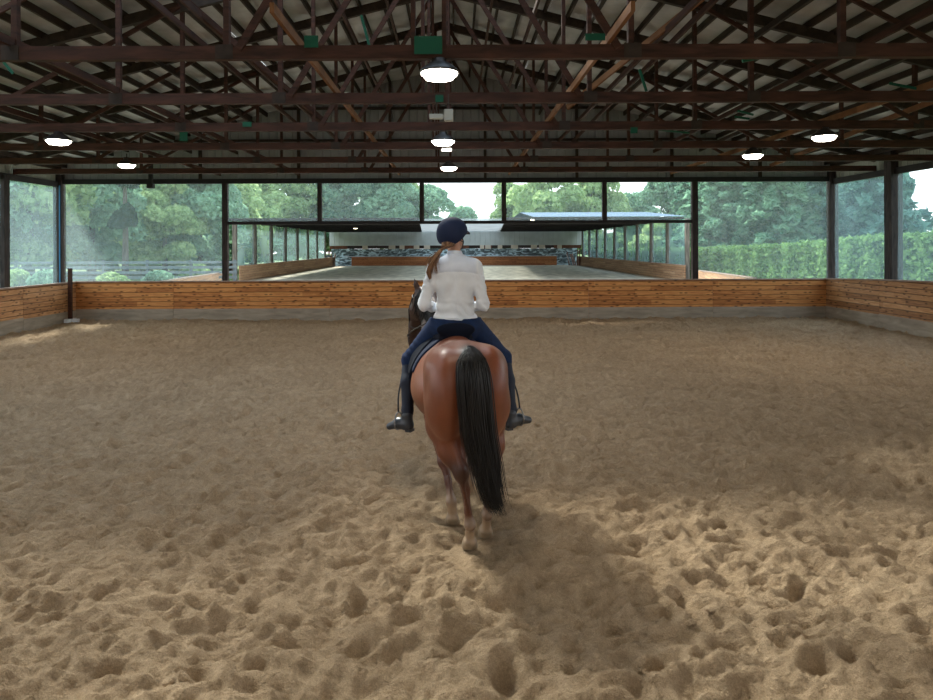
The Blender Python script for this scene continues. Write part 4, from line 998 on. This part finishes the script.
    # saddle pad grown from the horse skin
    navy = simple('navy_pad_cloth', (.006,.011,.035), .8, .2, bump=.002, scale=90)
    X, Y, Z = f.grid()
    def shell(name, off, v0, v1, zlow, m, parent, slope=0.0, r=.0):
        g = Fld.__new__(Fld); g.lo, g.h, g.n, g.ax = f.lo, f.h, f.n, f.ax
        inner = -(f.f - off + .03); ff = f.f - off
        edge = np.maximum(np.maximum(v0 + slope*(1.4-Z) - Y, Y - v1 + slope*(1.4-Z)*.3), zlow - Z)
        g.f = np.maximum(np.maximum(ff, inner), edge).astype(np.float32)
        me, _ = g.mesh(name, 1); return objm(name, me, m, parent, smooth=True)
    pad = empty('saddle_pad', HB, 'navy saddle pad with thin white edge under the saddle', 'saddle pad', rz=HYAW)
    shell('cloth', .014, .72, 1.22, 1.13, navy, pad)
    sad = empty('saddle', HB, 'black leather riding saddle under the rider', 'saddle', rz=HYAW)
    bl = simple('black_saddle_leather', (.004,.006,.014), .85, .12)
    shell('flap', .026, .85, 1.14, 1.05, bl, sad, slope=-.06)
    g = Fld((-.35,.45,1.3),(.35,1.35,1.7), .01)
    g.ell((0,.90,1.40), (.17,.27,.075), .04); g.ell((0,.68,1.47), (.155,.06,.055), .06, rx=-.3); g.ell((0,1.12,1.48), (.07,.07,.06), .06)
    me, _ = g.mesh('seat', 1); objm('seat', me, bl, sad, smooth=True)
    # girth
    bm = bmesh.new(); pts = [Vector((.335*math.cos(a)*.90, 1.02, 1.06+.345*math.sin(a))) for a in [math.pi+math.pi*k/16 for k in range(17)]]
    tube(bm, pts, .02, 6); obj('girth', bm, bl, sad, smooth=True)
    return f
hf = horse()

# ------------------------------------------------------------------ rider
def rider():
    R0 = Vector((0,5.72,0))
    root = empty('person', R0, 'rider from behind in white shirt, navy breeches and navy helmet on the bay horse', 'person')
    hc = np.array([-.015,.035,2.225]); hy = math.radians(-42)              # head centre and turn to the right
    def hp(x, y, z):                                                      # head frame -> local
        c, s = math.cos(hy), math.sin(hy); return (hc[0]+x*c-y*s, hc[1]+x*s+y*c, hc[2]+z)
    arms = {-1: [(-.172,-.005,1.965),(-.252,-.03,1.655),(-.13,.22,1.60),(-.088,.29,1.575)], 1: [(.165,-.005,1.965),(.228,-.03,1.655),(.12,.22,1.60),(.088,.29,1.575)]}
    legs = {-1: [(-.105,.02,1.485),(-.395,.34,1.15),(-.405,.16,.75),(-.405,.14,.655)], 1: [(.105,.02,1.485),(.415,.34,1.16),(.463,.17,.76),(.462,.14,.665)]}
    toes = {-1: (-.560,.22,.598), 1: (.618,.22,.648)}
    def torso(f, o):
        f.ell((0,.01,1.50), (.178+o,.125+o,.12+o), .06); f.ell((0,.01,1.65), (.140+o,.098+o,.13+o), .07); f.ell((0,.0,1.84), (.165+o,.108+o,.16+o), .07)
        f.cone((-.13,-.0,1.965),(.13,-.0,1.965), .058+o,.058+o, .08); f.cone((0,.0,1.98),(0,.012,2.04), .085+o,.058+o, .06)
    # body skin
    f = Fld((-.62,-.2,.56),(.66,.52,2.40), .0095)
    torso(f, -.012)
    f.cone((0,.01,2.0),(-.012,.03,2.13), .052,.05, .04)
    f.ell(hp(0,.0,.02), (.074,.092,.10), .03, rz=hy); f.ell(hp(0,.03,-.055), (.052,.062,.065), .04, rz=hy)
    f.cone(hp(0,.06,-.095), hp(0,.055,-.09), .026,.026, .03)                # chin
    f.cone(hp(0,.092,.015), hp(0,.108,-.02), .009,.014, .012)               # nose
    f.ell(hp(0,.092,-.058), (.022,.01,.008), .01, rz=hy)                    # lips
    for s in (-1,1):
        f.ell(hp(s*.032,.09,.018), (.014,.01,.009), .012, cut=True)
        f.ell(hp(s*.076,-.005,-.012), (.009,.02,.032), .012, rz=hy)         # ears
        A = arms[s]; f.chain(A[:3], [.046,.038,.026], .03); f.cone(A[2], A[3], .024,.026, .02)
        Lg = legs[s]; f.chain(Lg, [.092,.056,.036,.034], .04); f.cone(Lg[3], toes[s], .032,.022, .03)
        # hand: palm and curled fingers round the rein, thumb on top
        w = np.array(A[3]); f.ell(w+np.array([0,.035,0]), (.020,.04,.036), .015)
        for q in range(4):
            z = .026-.018*q; L = (.034,.038,.035,.028)[q]; b0 = w+np.array([0,.062,z])
            b1 = b0+np.array([-s*.012,L*.55,-.002]); b2 = b1+np.array([-s*.026,-.004,0]); b3 = b2+np.array([-s*.004,-.028,0])
            f.chain([b0,b1,b2,b3], [.0095,.009,.0085,.0075], .004)
        f.chain([w+np.array([-s*.008,.015,.03]), w+np.array([-s*.022,.04,.043]), w+np.array([-s*.024,.07,.042])], [.012,.0105,.009], .008)
    me, V = f.mesh('body', 1)
    objm('body', me, simple('skin', (.50,.27,.18), .5, .4), root, smooth=True)
    # face details
    bm = bmesh.new()
    for s in (-1,1): bmesh.ops.create_uvsphere(bm, u_segments=10, v_segments=8, radius=.011, matrix=Matrix.Translation(hp(s*.032,.080,.018)))
    obj('eyes', bm, simple('eye', (.12,.09,.07), .2), root, smooth=True)
    # shirt
    f = Fld((-.4,-.24,1.42),(.4,.35,2.12), .0075); torso(f, .012)
    for s in (-1,1):
        A = arms[s]; f.chain(A[:3], [.056,.048,.037], .028)
    X, Y, Z = f.grid()
    # hem (slightly lower at the tail), neck opening and folds
    P = np.broadcast_to(X, f.f.shape); 
    fold = .0060*np.sin(Z*105+np.sin(X*22+Y*15)*2.6+X*30+1.5*np.sin(Z*37))*np.exp(-((Z-1.60)/.075)**2) + .0058*np.sin(X*62+Z*9+np.sin(Z*30))*np.exp(-((Z-1.76)/.13)**2)*np.exp(-(X/.15)**2)
    fold = fold + .0042*np.sin(Z*55+Y*60+X*85+np.sin(Z*31)*2)*sstep(.165,.195,np.abs(X))
    f.f = (f.f + fold).astype(np.float32)
    f.f = np.maximum(f.f, (1.515 - .012*np.cos(X*14) - Z)).astype(np.float32)
    f.f = np.maximum(f.f, (Z - 2.062 - .0*X)).astype(np.float32)
    # centre pleat and yoke seam
    sl, x_, y_, z_ = f.sub((-.03,-.24,1.56),(.03,0,1.90)); f.f[sl] -= (.005*np.exp(-((x_-.012+.02*(z_-1.7))/.007)**2)).astype(np.float32)
    f.f += (.006*np.exp(-((Z-1.905-.02*np.cos(X*9))/.006)**2)*(Y < .02)).astype(np.float32)
    # inner face: hollow the garment a little so the cuffs and collar read as openings
    me, V = f.mesh('shirt', 1)
    yk = (V[:,2] > 1.905+.02*np.cos(V[:,0]*9))*sstep(.185,.16,np.abs(V[:,0])); C = np.array([.65,.68,.73])*(1-yk[:,None]) + np.array([.58,.63,.74])*yk[:,None]
    paint(me, C); ms = coat_mat('white_shirt_cotton', .85, .001, .1, .2)
    objm('shirt', me, ms, root, smooth=True)
    f = Fld((-.12,-.1,2.0),(.12,.14,2.11), .006); f.cone((0,.012,2.035),(-.004,.018,2.075), .068,.062, .01); X, Y, Z = f.grid()
    f.f = np.maximum(f.f, np.maximum(Z-(2.088-.3*(Y-.015)*.5), 2.02-Z)).astype(np.float32)
    me, V = f.mesh('collar', 1); C = np.tile([.58,.63,.73],(len(V),1)); paint(me, C); objm('collar', me, ms, root, smooth=True)
    # breeches
    f = Fld((-.55,-.2,1.0),(.55,.48,1.56), .0085); f.ell((0,.005,1.475), (.190,.138,.105), .06); f.ell((0,.01,1.53), (.168,.118,.06), .05)
    for s in (-1,1):
        Lg = legs[s]; f.cone(Lg[0], (Lg[1][0]-s*.012,Lg[1][1],Lg[1][2]), .115,.080, .05); m_ = [Lg[1][i]*.6+Lg[2][i]*.4 for i in range(3)]; f.cone(Lg[1], m_, .067,.055, .03)
        f.ell((s*.08,-.05,1.45), (.085,.085,.08), .05)
    X, Y, Z = f.grid(); f.f = (f.f + .003*np.sin(X*60+Z*90)*np.exp(-((Z-1.25)/.12)**2)).astype(np.float32)
    f.f = np.maximum(f.f, Z-1.545).astype(np.float32)
    me, V = f.mesh('breeches', 1); objm('breeches', me, simple('navy_breeches', (.006,.018,.060), .8, .2, noise=.2, scale=30), root, smooth=True)
    # half chaps and paddock boots
    chap = simple('dark_half_chap', (.007,.011,.026), .6, .3); boot = simple('black_boot_leather', (.022,.028,.040), .33, .55)
    for s in (-1,1):
        Lg = legs[s]; f = Fld((min(0,s*.75),-.1,.5),(max(0,s*.75),.45,1.2), .0085)
        m_ = [Lg[1][i]*.9+Lg[2][i]*.1 for i in range(3)]
        mid = [Lg[1][i]*.55+Lg[2][i]*.45 for i in range(3)]; mid[1] -= .02
        f.chain([m_, mid, Lg[2], (Lg[3][0],Lg[3][1],Lg[3][2]+.05)], [.064,.066,.046,.045], .03); X, Y, Z = f.grid()
        f.f = np.maximum(f.f, Z-1.135).astype(np.float32); me, V = f.mesh('half_chap', 1); objm('half_chap', me, chap, root, smooth=True)
        a = np.array(Lg[3]); t = np.array(toes[s]); f = Fld((min(0,s*.8),-.1,.5),(max(0,s*.8),.45,.85), .007)
        f.cone(a+[0,0,.06], a+[0,0,.0], .047,.045, .02); d = (t-a); d[2] = 0; d /= np.linalg.norm(d)
        f.chain([a-[0,0,.02], a+(t-a)*.45+[0,0,.012], t+[0,0,.004]], [.047,.043,.030], .03); f.cone(a-d*.02-[0,0,.03], a+d*.01-[0,0,.03], .036,.036, .02)
        sl_ = a[2]-.062; X, Y, Z = f.grid(); tt = ((X-a[0])*d[0]+(Y-a[1])*d[1]); plane = sl_+(t[2]-.026-sl_)*np.clip(tt/.17,-.3,1)
        f.f = np.maximum(f.f, plane-Z).astype(np.float32)
        me, V = f.mesh('boot', 1); ob = objm('boot', me, boot, root, smooth=True)
        bm = bmesh.new(); n_ = Vector((-d[1], d[0], 0)); dd = Vector(d); A = Vector(a)
        vs = []
        for k, w_ in ((-.05,.034),(.0,.037)):
            for sg in (-1,1):
                for zz in (-.072,-.05): p = A+dd*k+n_*w_*sg; vs.append(bm.verts.new((p.x,p.y,A.z+zz)))
        for q in ((0,1,3,2),(4,6,7,5),(0,4,5,1),(2,3,7,6),(0,2,6,4),(1,5,7,3)): bm.faces.new([vs[i] for i in q])
        bmesh.ops.recalc_face_normals(bm, faces=bm.faces); obj('boot_heel', bm, boot, ob)
        # stirrup iron and leather belong to the saddle
        st = empty('stirrup', R0 + Vector(a+(t-a)*.5), ('left' if s < 0 else 'right')+' stirrup iron and strap at the rider boot', 'stirrup')
        c = Vector((0,0,.02)); nn = n_
        pts = [c + nn*(.062*math.cos(q)) + Vector((0,0,.085*math.sin(q) if math.sin(q) > 0 else .06*math.sin(q))) for q in [2*math.pi*k/20 for k in range(21)]]
        bm = bmesh.new(); tube(bm, pts, .006, 6); obj('iron', bm, simple('stirrup_metal', (.25,.25,.26), .3, .5, .9), st, smooth=True)
        bm = bmesh.new(); top = Vector((s*.40,.32,1.12)) - Vector(a+(t-a)*.5)
        q0 = c+Vector((0,0,.085)); tube(bm, [q0.lerp(top, k/8) + Vector((s*.035*math.sin(math.pi*k/8),0,0)) for k in range(9)], .008, 6); obj('stirrup_leather', bm, simple('strap_leather', (.012,.012,.014), .4, .5), st, smooth=True)
    # helmet
    f = Fld((-.2,-.16,2.1),(.2,.24,2.38), .006); c0 = hp(0,-.01,.03)
    f.ell(c0, (.115,.137,.114), .02, rz=hy); f.ell(hp(0,-.04,-.02), (.108,.098,.095), .04, rz=hy)
    X, Y, Z = f.grid(); cc, ss = math.cos(hy), math.sin(hy); yl = -(X-hc[0])*ss*-1; yl = (X-hc[0])*(-math.sin(hy))*-1
    fy = -(X-hc[0])*math.sin(hy)*1.0 + (Y-hc[1])*math.cos(hy); 
    fy = (X-hc[0])*(-math.sin(hy)) + (Y-hc[1])*math.cos(hy)
    cutz = hc[2]-.078+.105*np.clip((fy+.06)/.15,0,1)
    f.f = np.maximum(f.f, cutz-Z).astype(np.float32)
    me, V = f.mesh('helmet', 1); hm = objm('helmet', me, simple('navy_helmet_shell', (.007,.014,.045), .75, .25), root, smooth=True)
    bm = bmesh.new(); n = 16; inn = []; out = []
    for k in range(n+1):
        a = math.radians(25+130*k/n); inn.append(Vector(hp(.105*math.cos(a), -.01+.128*math.sin(a), .028+.008*math.sin(a)))); e_ = .062*math.sin(math.pi*k/n); out.append(Vector(hp((.105+e_*.4)*math.cos(a), -.01+(.128+e_)*math.sin(a), .022-.02*math.sin(math.pi*k/n))))
    for dz in (0,.006):
        pass
    v1 = [[bm.verts.new(p+Vector((0,0,dz))) for p in inn] for dz in (0,.007)]; v2 = [[bm.verts.new(p+Vector((0,0,dz))) for p in out] for dz in (0,.007)]
    for k in range(n):
        bm.faces.new((v1[1][k],v1[1][k+1],v2[1][k+1],v2[1][k])); bm.faces.new((v1[0][k+1],v1[0][k],v2[0][k],v2[0][k+1])); bm.faces.new((v2[0][k],v2[0][k+1],v2[1][k+1],v2[1][k]))
    bmesh.ops.recalc_face_normals(bm, faces=bm.faces); obj('peak', bm, simple('navy_peak', (.006,.010,.03), .4), hm, smooth=True)
    bm = bmesh.new(); tube(bm, [hp(.088,.01,-.01),hp(.082,.035,-.06),hp(.05,.055,-.115),hp(0,.06,-.128),hp(-.05,.055,-.115),hp(-.082,.035,-.06),hp(-.088,.01,-.01)], .005, 6)
    tube(bm, [hp(.09,-.06,-.03),hp(.082,.035,-.065)], .004, 6); obj('chin_strap', bm, simple('strap_black', (.01,.01,.012), .5), hm, smooth=True)
    # hair under the helmet and ponytail over the left shoulder
    m, nt, b = new_mat('brown_hair'); L = nt.links; tc = N(nt,'ShaderNodeNewGeometry'); cr = N(nt,'ShaderNodeValToRGB')
    cr.color_ramp.elements[0].color = (.06,.026,.012,1); cr.color_ramp.elements[1].color = (.36,.19,.09,1); L.new(tc.outputs['Random Per Island'], cr.inputs[0]); L.new(cr.outputs[0], b.inputs['Base Color']); b.inputs['Roughness'].default_value = .4
    bm = bmesh.new(); rng = np.random.default_rng(4)
    for i in range(260):                                   # nape hair gathered to the tie
        a = rng.uniform(math.radians(170), math.radians(370)); r = rng.uniform(.85,1.0)
        s0 = Vector(hp(.088*r*math.cos(a), -.01+.108*r*math.sin(a), -.03)); tie = Vector((-.078,-.075,2.125)) + Vector(rng.normal(size=3))*.008
        md = (s0+tie)/2 + Vector(((s0-tie).x*.05, -.022, -.02)); tube(bm, [s0, md, tie], .0035, 3, cap=False)
    for i in range(520):
        th = rng.uniform(0,6.28); rr = math.sqrt(rng.random()); end = rng.uniform(.6,1)
        path = [(-.078,-.072,2.128),(-.115,-.10,2.10),(-.150,-.105,2.05),(-.185,-.10,1.99),(-.212,-.095,1.93),(-.20,-.09,1.86)]; wd = [.013,.022,.025,.026,.022,.010]; pts = []
        for j in range(9):
            t = j/8*end*5; a = min(int(t),4); q = t-a; p = Vector(path[a]).lerp(Vector(path[a+1]), q); w_ = wd[a]*(1-q)+wd[a+1]*q
            pts.append(p+Vector((math.cos(th)*rr*w_, math.sin(th)*rr*w_*.8, math.cos(th)*rr*w_*.3)))
        tube(bm, pts, [.0028]*7+[.002,.0008], 3, cap=False)
    for i in range(130):                                    # loose wisps
        p = Vector((-.14,-.1,2.06)) + Vector(rng.normal(size=3))*.012; q = p+Vector((rng.uniform(-.10,.0), .0, -rng.uniform(.05,.16))); tube(bm, [p,(p+q)/2+Vector((-.015,0,0)),q], [.002,.0016,.0006], 3, cap=False)
    obj('hair', bm, m, root, smooth=True)
    bm = bmesh.new(); tube(bm, [hp(-.075,.035,.02), hp(-.07,.085,.02), hp(0,.115,.018), hp(.07,.085,.02), hp(.078,.0,.02)], .003, 6)
    for s in (-1,1): bmesh.ops.create_uvsphere(bm, u_segments=12, v_segments=8, radius=.024, matrix=Matrix.Translation(hp(s*.034,.103,.012)) @ Matrix.Rotation(hy,4,'Z') @ Matrix.Diagonal((1,.2,.8,1)))
    obj('glasses', bm, simple('dark_glasses', (.02,.02,.022), .15, .6), root, smooth=True)
rider()
